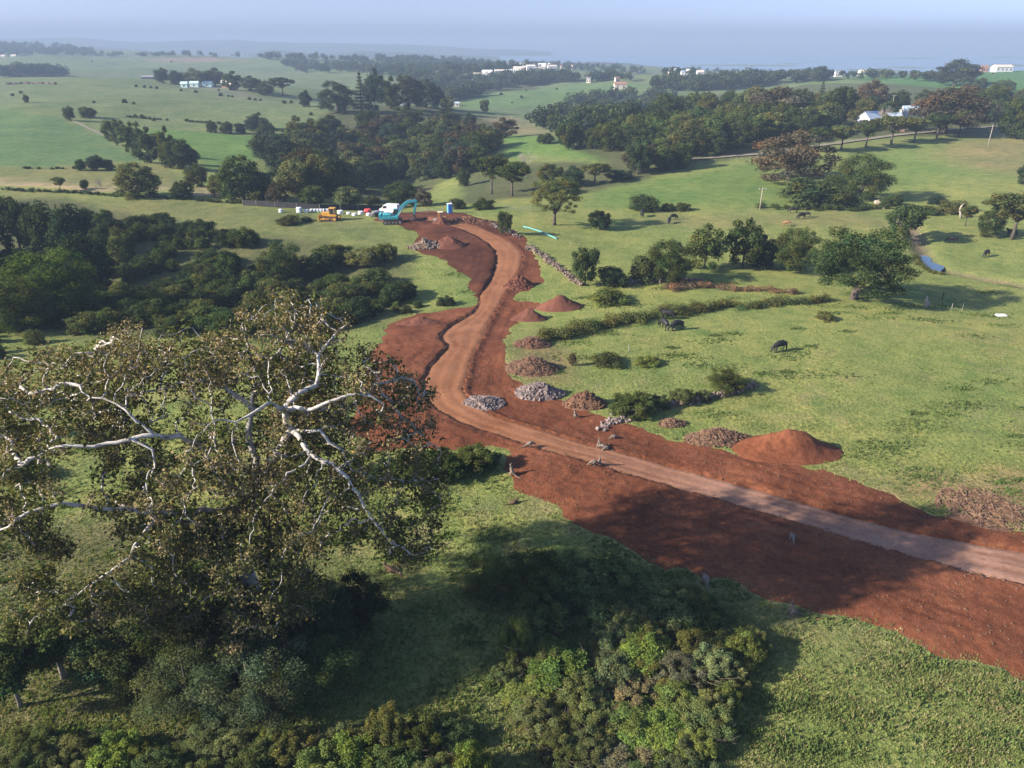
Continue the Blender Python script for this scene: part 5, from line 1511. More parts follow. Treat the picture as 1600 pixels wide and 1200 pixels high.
def post(px, top, base, label, r_=.05, m='timber'):
    p = at(px, base); h = max(px_h(p, top), .8)
    b = MB(); b.tube([(0, 0, -.2), (.02, 0, h * .6), (.03, .02, h)], [r_ * 1.1, r_, r_ * .9], 7)
    o = b.build("fence_post", M[m]); o.location = p
    return tag(o, label, 'fence post')
post(1472, 456, 468, "dark fence post right of the old white stump", .08, 'dark')
post(1486, 474, 485, "pale fence post, first of two low ones right of the stump")
post(1503, 474, 485, "pale fence post, second of two low ones right of the stump")
post(1010, 431, 443, "pale fence post at the stone wall, tallest of three", .1, 'white')
post(1031, 433, 443, "grey fence post in the middle of the pale stone wall", .1)
post(1043, 434, 443, "short grey fence post on the pale stone wall, last of three", .09)
post(982, 538, 549, "thin pale stake alone in the meadow", .05)
post(891, 377, 386, "pale stake in the grass near the turquoise tube", .06)
for k, (x, y) in enumerate([(1360,228),(1450,222),(1490,218),(1545,212)]):
    pass
p = at(1446, 480); r = empty("tree_stump", p); tag(r, "old white weathered stump with a forked top at the meadow's far side", 'stump')
b = MB(); b.tube([(0,0,-.2),(.05,0,.5),(-.05,.05,1.1),(-.15,.0,1.9)], [.42,.34,.26,.10], 9); b.build("trunk", M['timber'], r, True)
b = MB(); b.tube([(0,0,.7),(.3,0,.9),(.5,.0,.55),(.55,0,.0)], [.2,.16,.14,.1], 8); b.build("branch", M['timber'], r, True)
p = at(1499, 341); h = px_h(p, 318)
b = MB(); b.tube([(.35,0,-.2),(.1,0,h*.25),(-.35,0,h*.6),(-.2,0,h*.85),(.25,0,h)], [.34,.30,.26,.22,.10], 9)
o = b.build("dead_trunk", M['timber'], None, True); o.location = p; tag(o, "bent white dead trunk standing on the scrubby creek bank", 'dead tree')
P = smooth(W([(818,355),(840,361),(855,367),(870,374)]), .6, False)
b = MB(); b.tube([(x, y, float(H(x, y)) + .12) for x, y in P], .17, 8)
M['sock'] = plain("turquoise_mesh", (0.09, 0.27, 0.26), 0.6, 0.15, 2.0)
tag(b.build("silt_sock", M['sock'], None, True), "long turquoise mesh tube lying in the grass right of the upper bend", 'silt tube')
p = at(1564, 494)
b = MB(); b.box((0,0,.12),(1.6,1.0,.3),None,.12); o = b.build("white_sheet", M['bag']); o.location = p; tag(o, "white plastic sheet lying alone on the meadow at the right", 'sheet')
# wire fence along the lane
def fence(px, hgt, label, step=4.0, m='timber', name="fence", wires=3, panel=None):
    P = smooth(W(px), step, False); P = [Vector((x, y, surf(x, y))) for x, y in P]
    r = empty(name, P[0]); o0 = P[0]
    for p in P:
        b = MB(); q = p - o0; b.tube([(q.x, q.y, q.z - .2), (q.x, q.y, q.z + hgt)], .06, 6); b.build("fence_post", M[m], r)
    if panel:
        V = []; f = []
        for k, p in enumerate(P):
            q = p - o0
            for dy in (-.02, .02): V += [(q.x, q.y + dy, q.z + .02), (q.x, q.y + dy, q.z + hgt * .95)]
            if k:
                a = 4 * k
                f += [(a-4, a, a+1, a-3), (a-2, a-1, a+3, a+2), (a-3, a+1, a+3, a-1)]
        me = bpy.data.meshes.new("panel"); me.from_pydata(V, [], f); me.update(); link("panel", me, r, M[panel])
    for w_ in range(wires):
        b = MB(); z = hgt * (w_ + 1) / (wires + .3)
        b.tube([(p.x - o0.x, p.y - o0.y, p.z - o0.z + z) for p in P], .018, 4); b.build("wire", M['steel'], r)
    return tag(r, label, 'fence')
fence([(380,321),(430,324),(500,328),(560,329),(600,329)], 1.5, "black shade cloth fence behind the white bags", 4.0, 'timber', panel='shade', wires=0)
fence([(648,333),(668,333),(690,333)], 1.3, "grey temporary fence between the excavator and the blue toilet", 2.2, 'steel', panel=None, wires=4)
fence([(1090,256),(1150,251),(1190,247)], 1.1, "post and wire fence along the lower edge of the lane", 6)
fence([(790,328),(830,330),(850,330)], 1.2, "grey rail pen left of the spreading olive tree", 2.0, 'steel', wires=4)

# ------------------------------------------------------------------ animals
def skin_mesh(name, nodes, edges, sub=2):
    me = bpy.data.meshes.new(name + "_skel"); me.from_pydata([n[:3] for n in nodes], edges, [])
    o = bpy.data.objects.new(name + "_skel", me); COL.objects.link(o)
    o.modifiers.new("s", 'SKIN')
    if not me.skin_vertices: me.skin_vertices.new()
    for v, n in zip(me.skin_vertices[0].data, nodes):
        v.radius = (n[3], n[4] if len(n) > 4 else n[3])
    me.skin_vertices[0].data[0].use_root = True
    sm = o.modifiers.new("u", 'SUBSURF'); sm.levels = sub; sm.render_levels = sub
    dg = bpy.context.evaluated_depsgraph_get()
    out = bpy.data.meshes.new_from_object(o.evaluated_get(dg)); out.name = name
    out.polygons.foreach_set('use_smooth', [True] * len(out.polygons))
    bpy.data.objects.remove(o)
    return out
def cow_mesh(graze, seed):
    r = random.Random(seed)
    n = [(0,0,1.0,.36,.42), (-.45,0,1.02,.34,.40), (-.82,0,1.08,.26,.30), (.45,0,1.0,.34,.40), (.78,0,1.06,.26,.32)]
    e = [(0,1),(1,2),(0,3),(3,4)]
    if graze: n += [(1.05,0,.86,.17,.2), (1.28,0,.52,.15,.15), (1.40,0,.26,.12,.11), (1.46,0,.08,.08,.08)]
    else: n += [(1.02,0,1.25,.17,.2), (1.22,0,1.46,.15,.15), (1.42,0,1.40,.12,.11), (1.58,0,1.30,.09,.08)]
    e += [(4,5),(5,6),(6,7),(7,8)]
    for root, x in ((4,.70),(2,-.80)):
        for s in (-1, 1):
            k = len(n); back = -.06 if x < 0 else .0; j = r.uniform(-.1, .1)
            n += [(x, s*.20, .72, .13), (x+back+j*.5, s*.21, .40, .075), (x+j, s*.21, .06, .06), (x+j+.07, s*.21, .02, .055)]
            e += [(root,k),(k,k+1),(k+1,k+2),(k+2,k+3)]
    k = len(n); n += [(-1.05,0,1.05,.05), (-1.10,0,.7,.03), (-1.10,0,.42,.045)]; e += [(2,k),(k,k+1),(k+1,k+2)]
    hx, hz = (1.24,.62) if graze else (1.18,1.52)
    for s in (-1, 1):
        k = len(n); n += [(hx-.02, s*.24, hz+.06, .045)]; e += [(6,k)]
    return skin_mesh("cow", n, e)
COWS = [cow_mesh(True, 1), cow_mesh(False, 2), cow_mesh(True, 3)]
def cow(px, base, rz, v, label, m='cowhide', s=1.0):
    p = at(px, base); me = COWS[v]
    if m != 'cowhide': me = me.copy(); me.materials.clear()
    o = link("cow", me, None, M[m]); o.location = (p.x, p.y, p.z); o.rotation_euler = (0, 0, rz); o.scale = (s, s * 1.1, s * 1.16)
    return tag(o, label, 'cow')
PI = math.pi
cow(1218, 549, PI + .35, 0, "black cow grazing alone in the open meadow")
cow(1057, 516, PI + .3, 0, "black cow grazing below the long hedge, the right one of two")
cow(1037, 514, PI * .62, 2, "black cow grazing below the long hedge, turned away beside another")
cow(1044, 499, PI * .9, 1, "black cow standing in the shade of the long hedge", s=.95)
cow(1003, 339, PI * .5, 1, "black cow standing on the middle pasture below the dark mounded bush")
cow(1045, 349, PI * 1.4, 0, "black cow nearest the tree shadow on the middle pasture", s=.9)
cow(1052, 343, PI * .1, 2, "black cow just behind another on the middle pasture", s=.9)
cow(1239, 333, PI * .95, 0, "black cow, upper left of three by the low scrub line")
cow(1252, 342, PI * 1.1, 2, "black cow, lowest of three by the low scrub line")
cow(1260, 339, PI * .85, 0, "black cow, right hand one of three by the low scrub line", s=.8)
cow(1487, 380, PI * .9, 0, "black cow on the grassy hump above the creek pools")
cow(1540, 401, PI * 1.2, 0, "black cow grazing on the far right slope with its shadow behind it", s=.95)
cow(1580, 369, PI * .95, 1, "black cow resting in the shade of the far bank tree")
cow(1229, 353, PI * .9, 0, "tan cow mostly hidden behind the rounded green tree", 'brownhide', .8)

def roo_mesh(pose):
    if pose == 'upright':
        n = [(-.05,0,.42,.17,.19), (.04,0,.66,.14,.15), (.10,0,.88,.10,.11), (.13,0,1.04,.06,.06), (.17,0,1.17,.075,.07), (.26,0,1.13,.045,.04), (.33,0,1.10,.028,.028)]
        tail = [(-.25,0,.26,.10), (-.48,0,.09,.07), (-.80,0,.05,.045), (-1.05,0,.05,.02)]
        hip, chest, head = 0, 2, 4
    elif pose == 'graze':
        n = [(-.10,0,.50,.19,.20), (.18,0,.52,.15,.16), (.42,0,.42,.11,.11), (.58,0,.30,.065,.065), (.70,0,.20,.075,.07), (.78,0,.11,.045,.04), (.83,0,.05,.028,.028)]
        tail = [(-.32,0,.34,.10), (-.55,0,.12,.07), (-.85,0,.05,.045), (-1.10,0,.05,.02)]
        hip, chest, head = 0, 2, 4
    else:  # lying
        n = [(-.10,0,.20,.18,.18), (.18,0,.22,.15,.15), (.40,0,.28,.10,.10), (.50,0,.40,.06,.06), (.58,0,.50,.072,.07), (.68,0,.47,.045,.04), (.74,0,.44,.028,.028)]
        tail = [(-.32,.05,.12,.09), (-.55,.15,.06,.06), (-.80,.30,.05,.04), (-.95,.42,.05,.02)]
        hip, chest, head = 0, 2, 4
    e = [(i, i + 1) for i in range(6)]
    k = len(n); n += tail; e += [(0, k), (k, k+1), (k+1, k+2), (k+2, k+3)]
    low = pose == 'lie'
    for s in (-1, 1):
        k = len(n); hz = n[0][2]
        n += [(.05, s*.17, hz*.82, .11), (.24 if not low else .3, s*.19, hz*.62 if not low else .12, .075), (-.06 if not low else .05, s*.18, .10, .045), (.12, s*.18, .035, .035), (.32, s*.18, .03, .026)]
        e += [(0, k), (k, k+1), (k+1, k+2), (k+2, k+3), (k+3, k+4)]
        k = len(n); c = n[2]
        n += [(c[0]+.04, s*.10, c[2]-.05, .045), (c[0]+.08, s*.11, max(c[2]-.24, .10), .032), (c[0]+.16, s*.09, max(c[2]-.32, .03), .024)]
        e += [(2, k), (k, k+1), (k+1, k+2)]
        k = len(n); h_ = n[4]; n += [(h_[0]-.05, s*.055, h_[2]+.10, .028), (h_[0]-.07, s*.075, h_[2]+.19, .012)]; e += [(4, k), (k, k+1)]
    return skin_mesh("kangaroo", n, e)
ROO = {k: roo_mesh(k) for k in ('upright', 'graze', 'lie')}
def roo(px, base, pose, rz, label, s=1.15, m='roo'):
    s *= .82
    p = at(px, base); me = ROO[pose]
    if m != 'roo': me = me.copy(); me.materials.clear()
    o = link("kangaroo", me, None, M[m]); o.location = (p.x, p.y, surf(p.x, p.y)); o.rotation_euler = (0, 0, rz); o.scale = (s, s, s)
    return tag(o, label, 'kangaroo')
roo(929, 729, 'graze', PI * 1.05, "kangaroo bending down on the near edge of the straight road, the left of a pair")
roo(936, 728, 'upright', PI * 1.6, "kangaroo sitting up on the near edge of the straight road, the right of a pair", 1.0)
roo(936, 698, 'upright', PI * 1.4, "pale chested kangaroo sitting up on the red soil beyond the road")
roo(943, 701, 'graze', PI * .9, "kangaroo crouching right beside the pale chested one")
roo(948, 702, 'graze', PI * 1.2, "kangaroo at the right end of the group beyond the road", 1.0)
roo(960, 684, 'graze', PI * 1.1, "single kangaroo farthest out on the orange soil beyond the road", 1.0)
roo(827, 700, 'graze', PI * .1, "kangaroo leaning forward at the road's near edge by the green clump")
roo(800, 743, 'upright', PI * .8, "grey kangaroo at the corner of the grass and red soil", 1.2)
roo(802, 787, 'lie', PI * .2, "dark kangaroo lying at the grass edge below the red soil's corner", 1.1, 'roo_dark')
roo(899, 652, 'upright', PI * 1.1, "kangaroo on the grass in front of the brown earth heap", 1.0)
roo(1237, 844, 'graze', PI * 1.45, "kangaroo feeding in the fig's shadow on the red soil", 1.2)
roo(1102, 911, 'graze', PI * .5, "kangaroo seen from behind at the edge of the thicket", 1.35)
roo(1237, 960, 'upright', PI * 1.0, "kangaroo standing up on the grass tip at the red soil's lower edge", 1.2)
roo(550, 838, 'lie', PI * .05, "dark brown kangaroo lying on the grass below the fig's drooping limb", 1.2, 'roo_dark')
roo(614, 893, 'lie', PI * .9, "dark brown kangaroo curled up beside the lowest drooping fig twigs", 1.5, 'roo_dark')

# ------------------------------------------------------------------ machines and site gear
def track_unit(b, L, hgt, wd, y):
    n = 10; P = []
    for k in range(n): a = PI / 2 + PI * k / (n - 1); P.append((-L / 2 + hgt / 2 + math.cos(a) * hgt / 2, hgt / 2 + math.sin(a) * hgt / 2))
    for k in range(n): a = -PI / 2 + PI * k / (n - 1); P.append((L / 2 - hgt / 2 + math.cos(a) * hgt / 2, hgt / 2 + math.sin(a) * hgt / 2))
    v = [(p[0], y - wd / 2, p[1]) for p in P] + [(p[0], y + wd / 2, p[1]) for p in P]; m_ = len(P)
    b.add(v, [tuple(range(m_)), tuple(range(2 * m_ - 1, m_ - 1, -1))] + [(i, m_ + i, m_ + (i + 1) % m_, (i + 1) % m_) for i in range(m_)])
    for k in range(14): b.box((-L / 2 + .3 + (L - .6) * k / 13, y, hgt + .02), (.08, wd, .06))
    for k in range(14): b.box((-L / 2 + .3 + (L - .6) * k / 13, y, -.01), (.08, wd, .05))
def excavator(px, base, rz):
    p = at(px, base); r = empty("excavator", (p.x, p.y, surf(p.x, p.y)), rz)
    tag(r, "teal tracked excavator with its boom raised beside the dug slope", 'excavator')
    for s in (-1, 1):
        b = MB(); track_unit(b, 4.3, .95, .62, s * 1.2); t = b.build("track", M['track'], r)
        for x in (-1.65, -.8, 0, .8, 1.65):
            b = MB(); b.tube([(x, s * 1.2 - .33, .47), (x, s * 1.2 + .33, .47)], .3 if abs(x) > 1.5 else .18, 12); b.build("wheel", M['steel'], t)
    b = MB(); b.box((0, 0, .7), (2.2, 1.8, .5)); b.tube([(0, 0, .9), (0, 0, 1.15)], .75, 20); b.build("undercarriage", M['dark'], r)
    b = MB(); b.box((-.55, 0, 1.5), (3.8, 2.7, .75), None, .12); b.box((-1.2, -.1, 2.1), (1.9, 2.4, .5), None, .12); body = b.build("body", M['teal'], r)
    b = MB(); b.tube([(-.9, -.7, 2.3), (-.9, -.7, 2.9)], .07, 8); b.build("exhaust", M['dark'], body)
    b = MB(); b.prism([(-3.0, 1.2), (-2.4, 1.1), (-2.4, 2.4), (-2.8, 2.35), (-3.05, 2.0)], 2.6); b.build("counterweight", M['teal'], r)
    b = MB(); b.prism([(.25, 1.9), (1.45, 1.9), (1.5, 2.4), (1.15, 3.0), (.3, 3.05)], .95); cab = b.build("cab", M['dark'], r); cab.location = (0, .85, 0)
    b = MB(); b.box((.72, 0, 3.07), (.95, 1.0, .07)); b.build("roof", M['teal'], cab)
    b = MB(); b.prism([(.4, 2.1), (1.35, 2.1), (1.4, 2.4), (1.1, 2.9), (.4, 2.9)], .99); b.build("window", M['glass'], cab)
    b = MB(); b.prism([(.9, 1.75), (1.3, 1.5), (2.6, 3.4), (3.7, 4.5), (5.4, 4.75), (5.5, 5.05), (3.5, 5.05), (2.1, 4.0)], .5); b.build("boom", M['teal'], r)
    b = MB(); b.prism([(5.0, 5.3), (5.6, 5.15), (5.75, 4.6), (4.95, 1.9), (4.6, 2.0), (5.15, 4.5)], .4); b.build("stick", M['teal'], r)
    for q in (([(1.3, .3, 1.7), (2.7, .3, 3.9)]), ([(1.3, -.3, 1.7), (2.7, -.3, 3.9)]), ([(3.6, 0, 5.1), (5.1, 0, 5.35)]), ([(5.5, 0, 4.2), (5.2, 0, 2.3)])):
        b = MB(); m_ = Vector(q[0]).lerp(Vector(q[1]), .6); b.tube([q[0], m_], .11, 8); b.tube([m_, q[1]], .06, 8); b.build("hydraulic_ram", M['steel'], r)
    b = MB(); b.prism([(4.55, 2.1), (5.1, 1.95), (5.35, 1.5), (5.2, .9), (4.6, .55), (4.0, .7), (4.4, .95), (4.75, 1.25), (4.7, 1.7)], 1.2); bk = b.build("bucket", M['track'], r)
    for k in range(5):
        b = MB(); b.box((3.95, -.5 + .25 * k, .68), (.22, .09, .09)); b.build("tooth", M['steel'], bk)
    return r
excavator(614, 349, 0.12)
def bulldozer(px, base, rz):
    p = at(px, base); r = empty("bulldozer", (p.x, p.y, p.z), rz)
    tag(r, "yellow bulldozer with a dark cab parked on the grass by the white bags", 'bulldozer')
    for s in (-1, 1):
        b = MB(); track_unit(b, 3.6, 1.0, .55, s * 1.1); t = b.build("track", M['track'], r)
        for x in (-1.3, -.6, 0, .6, 1.3):
            b = MB(); b.tube([(x, s * 1.1 - .3, .5), (x, s * 1.1 + .3, .5)], .34 if abs(x) > 1 else .16, 12); b.build("wheel", M['yellow'], t)
    b = MB(); b.box((.9, 0, 1.45), (1.9, 1.1, .95), None, .1); b.build("hood", M['yellow'], r)
    b = MB(); b.box((-.6, 0, 1.15), (2.0, 1.5, .6), None, .06); b.build("body", M['yellow'], r)
    b = MB(); b.box((-.55, 0, 2.1), (1.2, 1.3, 1.3), None, .06); cab = b.build("cab", M['glass'], r)
    b = MB(); b.box((-.55, 0, 2.83), (1.5, 1.55, .14), None, .03); b.build("roof", M['yellow'], cab)
    for x in (-1.12, .02):
        for y in (-.62, .62):
            b = MB(); b.box((x, y, 2.1), (.1, .1, 1.34)); b.build("frame", M['yellow'], cab)
    b = MB(); b.tube([(1.2, .25, 1.9), (1.2, .25, 2.7)], .07, 8); b.build("exhaust", M['dark'], r)
    b = MB(); b.prism([(2.45, .1), (2.6, .05), (2.42, .7), (2.6, 1.3), (2.45, 1.3), (2.25, .7)], 3.3); b.build("blade", M['yellow'], r)
    for s in (-1, 1):
        b = MB(); b.box((1.2, s * 1.5, .55), (2.6, .14, .22)); b.build("push_arm", M['yellow'], r)
    b = MB(); b.box((-2.2, 0, .9), (.5, 1.3, .3)); b.prism([(-2.55, 1.3), (-2.3, 1.3), (-2.25, .5), (-2.6, .1), (-2.45, .6)], .2); b.build("ripper", M['yellow'], r)
bulldozer(517, 344, PI - .08)
def roller(px, base, rz):
    p = at(px, base); r = empty("roller", (p.x, p.y, surf(p.x, p.y)), rz)
    tag(r, "small yellow roller at the top of the road beside the excavator", 'roller')
    b = MB(); b.tube([(.95, -.65, .5), (.95, .65, .5)], .5, 20); b.build("drum", M['steel'], r)
    b = MB(); b.box((.95, .75, .55), (1.3, .1, .2)); b.box((.95, -.75, .55), (1.3, .1, .2)); b.box((.25, 0, .6), (.1, 1.6, .25)); b.build("frame", M['yellow'], r)
    b = MB(); b.box((-.75, 0, .95), (1.5, 1.2, .7), None, .1); b.build("body", M['yellow'], r)
    for s in (-1, 1):
        b = MB(); b.tube([(-.85, s * .45, .5), (-.85, s * .8, .5)], .5, 16); b.build("wheel", M['dark'], r)
    b = MB(); b.box((-.15, 0, 1.35), (.5, .55, .15)); b.box((-.38, 0, 1.7), (.12, .55, .6)); b.build("seat", M['dark'], r)
    for x in (-.5, .3):
        for s in (-.55, .55):
            b = MB(); b.tube([(x, s, 1.2), (x, s, 2.4)], .04, 6); b.build("canopy_post", M['yellow'], r)
    b = MB(); b.box((-.1, 0, 2.43), (1.1, 1.3, .08), None, .02); b.build("canopy", M['cream'], r)
roller(688, 348, PI + .3)
def van(px, base, rz):
    p = at(px, base); r = empty("parked_van", (p.x, p.y, surf(p.x, p.y)), rz)
    tag(r, "white van parked behind the teal excavator", 'van')
    b = MB(); b.prism([(-2.4, .35), (2.3, .35), (2.45, .8), (2.3, 1.15), (1.75, 1.3), (1.2, 2.1), (.9, 2.25), (-2.3, 2.25), (-2.42, 2.1)], 1.9); b.build("body", M['white'], r)
    for s in (-1, 1):
        b = MB(); b.prism([(.35, 1.3), (1.55, 1.3), (1.1, 1.95), (.35, 1.95)], .03); w_ = b.build("window", M['glass'], r); w_.location = (0, s * .95, 0)
        for x in (-1.5, 1.5):
            b = MB(); b.tube([(x, s * .72, .36), (x, s * .96, .36)], .36, 18); b.build("wheel", M['dark'], r)
    b = MB(); b.add([(1.78, -.8, 1.32), (1.78, .8, 1.32), (1.24, .72, 2.07), (1.24, -.72, 2.07)], [(0, 1, 2, 3)]); w_ = b.build("windscreen", M['glass'], r); w_.location = (.02, 0, .02)
van(609, 333, PI - .25)
p = at(703, 333); r = empty("portable_toilet", (p.x, p.y, surf(p.x, p.y)), .3); tag(r, "blue portable toilet at the top of the road", 'toilet')
b = MB(); b.box((0, 0, 1.1), (1.15, 1.15, 2.2), None, .06); b.build("body", M['blue'], r)
b = MB(); b.box((0, 0, 2.28), (1.25, 1.25, .16), None, .05); b.build("roof", M['white'], r)
b = MB(); b.box((0, -.6, 1.1), (.75, .05, 1.9)); b.build("door", M['blue'], r)
b = MB(); b.tube([(.4, .4, 2.3), (.4, .4, 2.7)], .05, 8); b.build("vent_pipe", M['white'], r)
p = at(590, 338); r = empty("site_hut", (p.x, p.y, p.z), .2); tag(r, "low grey arched shelter left of the white van", 'shelter')
b = MB(); n_ = 12; P_ = [(math.cos(PI * k / n_) * 1.6, math.sin(PI * k / n_) * 1.3) for k in range(n_ + 1)]; b.prism(P_, 2.0); b.build("roof", M['steel'], r, False)
b = MB(); b.box((0, -1.03, .5), (1.2, .04, 1.0)); b.build("door", M['dark'], r)
def bag(px, base, s, label, m='bag', group=None, sq=.9):
    p = at(px, base); w_ = s * depth(p) / F
    me = bpy.data.meshes.new("bulk_bag"); bm = bmesh.new(); bmesh.ops.create_cube(bm, size=1); bmesh.ops.subdivide_edges(bm, edges=bm.edges[:], cuts=4, use_grid_fill=True)
    for v in bm.verts:
        q = v.co; k = 1 - .22 * (abs(q.x) * abs(q.y) * 4 + abs(q.z) ** 2 * .8) + .10 * mnoise.noise(q * 3 + Vector((px, base, 0)))
        v.co = Vector((q.x * k * w_, q.y * k * w_, (q.z * (1 + .08 * mnoise.noise(q * 2 + Vector((px, 3, 0)))) + .47) * w_ * sq))
    bm.to_mesh(me); bm.free(); me.polygons.foreach_set('use_smooth', [True] * len(me.polygons))
    o = link("bulk_bag", me, None, M[m]); o.location = (p.x, p.y, p.z); o.rotation_euler = (0, 0, prng.uniform(-.3, .3))
    return tag(o, label, 'bag', group)
bag(439, 332, 6, "single white bag apart at the left end of the row")
bag(468, 332, 9, "largest white bag, second from the left of the row")
bag(479, 332, 8, "flattened white bag next to the largest one", sq=.6)
for k in range(8): bag(487 + k * 5, 331, 5.2, "white bulk bag in the close row behind the bulldozer", group="white bulk bags behind the bulldozer")
for k, (x, y, s, sq) in enumerate([(532,334,9,.6),(545,335,7,.5),(554,337,8,.5),(564,335,9,.55)]):
    bag(x, y, s, ["slumped white bag just right of the bulldozer", "flat white bag in the middle of the gap", "lowest white bag nearest the camera in the row", "white bag left of the red one"][k], sq=sq)
bag(575, 334, 11, "red plastic sack beside the white bags", 'red', sq=.7)
bag(576, 337, 8, "white bag lying in front of the red sack", sq=.5)

# ------------------------------------------------------------------ buildings
def house(px, base, wpx, label, wall='white', roof='roof_pale', wall_h=2.7, roof_h=1.8, dep=.7, rz=0.0, Y=None, name="house", chimney=False, win=3, cat='house', group=None, hip=False, wid=None):
    if wid is None: wpx *= .72
    p = at(px, base) if Y is None else at_depth(px, base, Y)
    p.z = float(H(p.x, p.y)); d = depth(p); wd = wid or wpx * d / F; dp = wd * dep
    r = empty(name, p, rz); tag(r, label, cat, group)
    b = MB(); hw, hd = wd / 2, dp / 2
    V = [(-hw, -hd, -1.5), (hw, -hd, -1.5), (hw, hd, -1.5), (-hw, hd, -1.5), (-hw, -hd, wall_h), (hw, -hd, wall_h), (hw, hd, wall_h), (-hw, hd, wall_h), (-hw, 0, wall_h + roof_h * .97), (hw, 0, wall_h + roof_h * .97)]
    b.add(V, [(0, 1, 5, 4), (2, 3, 7, 6), (1, 2, 6, 9, 5), (3, 0, 4, 8, 7)] if not hip else [(0, 1, 5, 4), (2, 3, 7, 6), (1, 2, 6, 5), (3, 0, 4, 7)])
    b.build("wall", M[wall], r)
    o = .35; t = .14; b = MB(); rz0, rz1 = wall_h - .12, wall_h + roof_h; k = hw * .45 if hip else 0
    b.add([(-hw - o, -hd - o, rz0), (hw + o, -hd - o, rz0), (hw + o - k, 0, rz1), (-hw - o + k, 0, rz1), (-hw - o, hd + o, rz0), (hw + o, hd + o, rz0),
           (-hw - o, -hd - o, rz0 + t), (hw + o, -hd - o, rz0 + t), (hw + o - k, 0, rz1 + t), (-hw - o + k, 0, rz1 + t), (-hw - o, hd + o, rz0 + t), (hw + o, hd + o, rz0 + t)],
          [(6, 7, 8, 9), (9, 8, 11, 10), (0, 3, 2, 1), (3, 4, 5, 2), (0, 1, 7, 6), (4, 10, 11, 5), (1, 2, 8, 7), (2, 5, 11, 8), (0, 6, 9, 3), (3, 9, 10, 4)])
    rf = b.build("roof", M[roof], r)
    if chimney:
        b = MB(); b.box((hw * .4, .3, wall_h + roof_h + .3), (.8, .7, 1.8)); b.build("chimney", M['pink'], rf)
    for i in range(win):
        x = -hw + wd * (i + .5) / win; b = MB()
        b.box((x, -hd - .02, wall_h * .5), (min(1.2, wd / win * .5), .05, wall_h * .42)); b.build("window", M['glass'], r)
    b = MB(); b.box((hw + .02, 0, 1.0), (.05, .9, 2.0)); b.build("door", M['dark'], r)
    return r
house(1356, 201, 38, "white cottage with a pale blue roof, its gable end lit, above the avenue", roof_h=2.9, wall_h=3.0, dep=.75, rz=.5, Y=352, wid=8.5)
house(1421, 190, 36, "white house under a blue grey roof behind the avenue trees", wall_h=3.4, roof_h=3.2, rz=.1, Y=372, chimney=True, wid=9.5)
house(1394, 192, 26, "low white wing beside the blue roofed house", wall_h=2.8, roof_h=1.6, rz=.1, Y=362, win=2, wid=6)
house(1351, 204, 13, "small cream shed in front of the white cottage", 'cream', 'cream', 2.2, .6, Y=338, win=1, name="shed", cat='shed', wid=3.6)
house(1405, 206, 12, "small pink shed below the white wing", 'pink', 'roof_tile', 2.2, .8, Y=332, win=1, name="shed", cat='shed', wid=3.2)
house(1284, 180, 16, "grey roofed cottage half hidden left of the white cottage", 'cream', 'roof_grey', 2.8, 1.6, Y=400, win=2, wid=9)
house(1052, 241, 26, "salmon pink cottage with a chimney among dark trees below the belt", 'pink', 'roof_tile', 3.0, 1.6, .7, .3, chimney=True, win=2)
house(1068, 223, 8, "tiny pale blue roof showing in the trees above the pink cottage", 'white', 'roof_pale', 5, 1.2, Y=300, win=1, name="shed", cat='shed')
house(1127, 233, 11, "white shed roof showing at the dark edge of the wooded belt", 'cream', 'white', 5.0, .9, .9, .5, Y=292, win=1, name="shed", cat='shed')
house(712, 166, 16, "pale low shed at the right of the tall clump of trees", 'cream', 'roof_pale', 2.6, 1.0, win=2, name="shed", cat='shed')
house(630, 160, 12, "white farmhouse glimpsed in the gap of the tall clump of trees", 'white', 'roof_grey', 4, 1.8, Y=610, win=2)
for x, y, w_, l in ((289,137,14,"left mint green farm shed"),(305,136,18,"middle and largest mint green farm shed"),(325,136,20,"low mint green farm shed nearest the pink barns")):
    house(x, y, w_, l + " on the far pasture", 'mint', 'mint', 3.2, 1.6, .6, win=1, name="shed", cat='shed')
house(352, 137, 12, "pink walled barn on the left of the two at the farm", 'pink', 'cream', 4, 2.2, win=1, name="barn", cat='barn')
house(364, 138, 10, "pink barn with a bright end wall, right hand one of two", 'cream', 'cream', 4, 2.6, .9, .9, win=1, name="barn", cat='barn')
house(240, 130, 44, "long dark shed at the left end of the farm's trees", 'dark', 'roof_grey', 3.2, 1.4, .3, win=4, name="shed", cat='shed', Y=930)
CPX = [(744,125,18,7,"long white block at the left end of the white complex"),(762,124,22,8,"second white block from the left of the complex"),(781,127,22,7,"white block stepping down in the middle of the complex"),(795,131,14,6,"low cream block at the dip of the white complex"),
       (812,124,26,8,"large white block behind on the right half of the complex"),(829,126,18,9,"tall white block in the right half of the complex"),(820,133,30,7,"front white block with dark openings in the complex"),(849,128,9,10,"narrow white tower block near the complex's right end"),(862,128,19,8,"last white block at the right end of the complex"),(722,123,8,4,"tiny white building apart on the left of the complex")]
for k, (x, y, w_, h_, l) in enumerate(CPX):
    house(x, y, w_, l, 'white', 'white' if k % 2 else 'cream', h_, 1.6, .6, rz=(.25, -.2, .1)[k % 3], win=5, name="building", cat='building', Y=1000 + 12 * k)
rr = random.Random(4)
for k in range(22):
    x = 788 + (896 - 788) * k / 21 + rr.uniform(-2, 2); y = 99 + (107 - 99) * (k / 21) + rr.uniform(-1.6, 2.2)
    house(x, y, rr.uniform(4, 8), "pale house of the far hillside town", rr.choice(['white', 'cream', 'cream']), rr.choice(['roof_grey', 'roof_tile', 'white']), rr.uniform(4, 7), 2, .8, rr.uniform(-.5, .5), Y=1560 + rr.uniform(-60, 80), win=2, group="houses of the far hillside town")
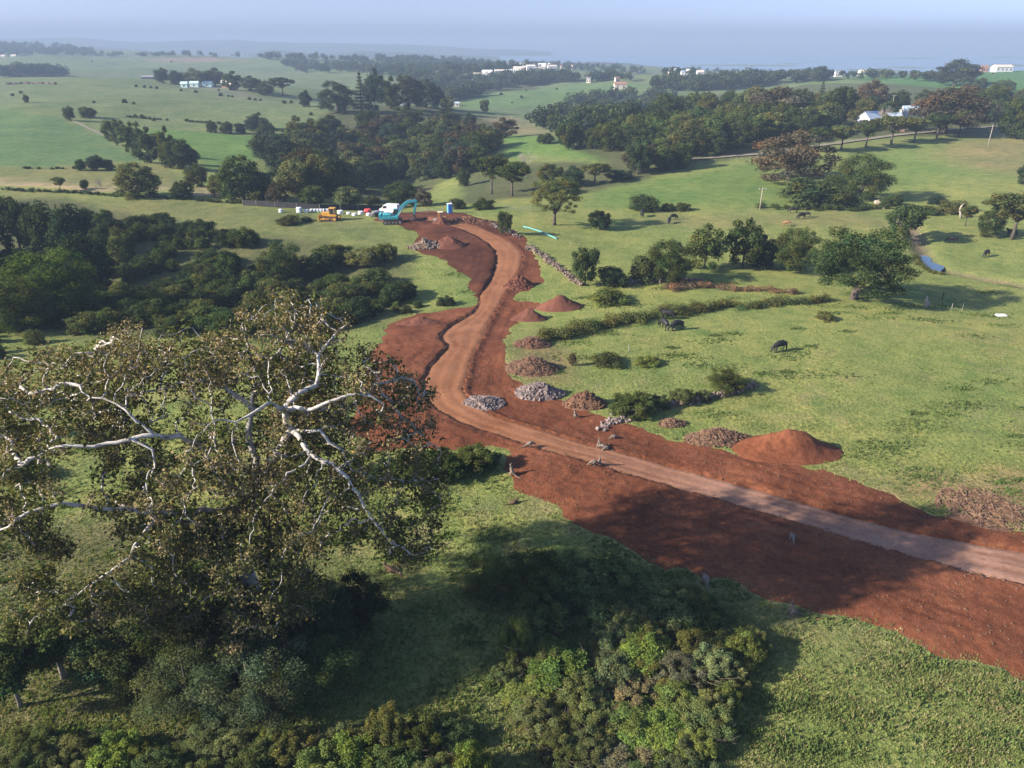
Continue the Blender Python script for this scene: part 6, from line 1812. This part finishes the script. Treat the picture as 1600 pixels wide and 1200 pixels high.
TOWN = [(1023,131,9,'white','roof_grey',"small white house left in the near town, gable towards us"),(1045,134,13,'pink','cream',"pinkish house in the near town"),(1073,134,26,'cream','white',"house with the broad white hipped roof in the near town"),(1066,127,8,'white','roof_pale',"small white house behind the broad hipped roof"),(1108,137,9,'cream','cream',"cream house alone right of the broad hipped roof"),(969,134,26,'cream','roof_tile',"long low tan building at the edge of the hill field"),
        (1050,123,18,'cream','white',"pale long building at the back of the near town, left end"),(1075,122,20,'cream','white',"pale long building at the back of the near town, middle"),(1093,121,14,'white','cream',"pale long building at the back of the near town, right end"),(985,127,9,'white','roof_pale',"bluish shed left of the near town"),(920,126,9,'cream','roof_grey',"cream house at the left end of the hill field's crest"),(935,127,8,'cream','roof_grey',"second cream house on the hill field's crest"),(964,125,9,'cream','roof_tile',"yellowish house above the long tan building")]
for k, (x, y, w_, wl, rf, l) in enumerate(TOWN):
    house(x, y, w_, l, wl, rf, 4.2, 2.4, .8, (.3, -.3, 0)[k % 3], Y=(860, 880, 850, 900, 830, 800, 1000, 1010, 1020, 930, 950, 960, 900)[k], win=2, hip=(k == 2))
RIDGE = [(1240,116,10,'pink','roof_tile',"small pink house on the skyline left of the round hazy tree"),(1311,112,16,'white','roof_grey',"white house on the skyline between round tree and big white house"),(1352,113,27,'white','cream',"big white house on the skyline ridge"),(1536,115,15,'pink','roof_tile',"reddish house on the skyline right of the domed tree"),(1563,117,36,'white','cream',"long white house on the skyline at the far right"),(1205,112,10,'white','roof_pale',"tiny white house on the skyline by the sea")]
for k, (x, y, w_, wl, rf, l) in enumerate(RIDGE):
    house(x, y, w_, l, wl, rf, 5.0, 2.2, .6, 0, Y=(1000, 960, 930, 900, 890, 1050)[k], win=4)
for x, y, w_, l in ((4,82,9,"white farm building at the far left edge under the forested hill"),(21,84,11,"cream farm building under the forested hill at the far left")):
    house(x, y, w_, l, 'cream', 'cream', 6, 3, .8, Y=1850, win=2)
for (x, top, base, l) in ((1421,100,117,"small dark norfolk pine on the skyline at the right"),):
    pass
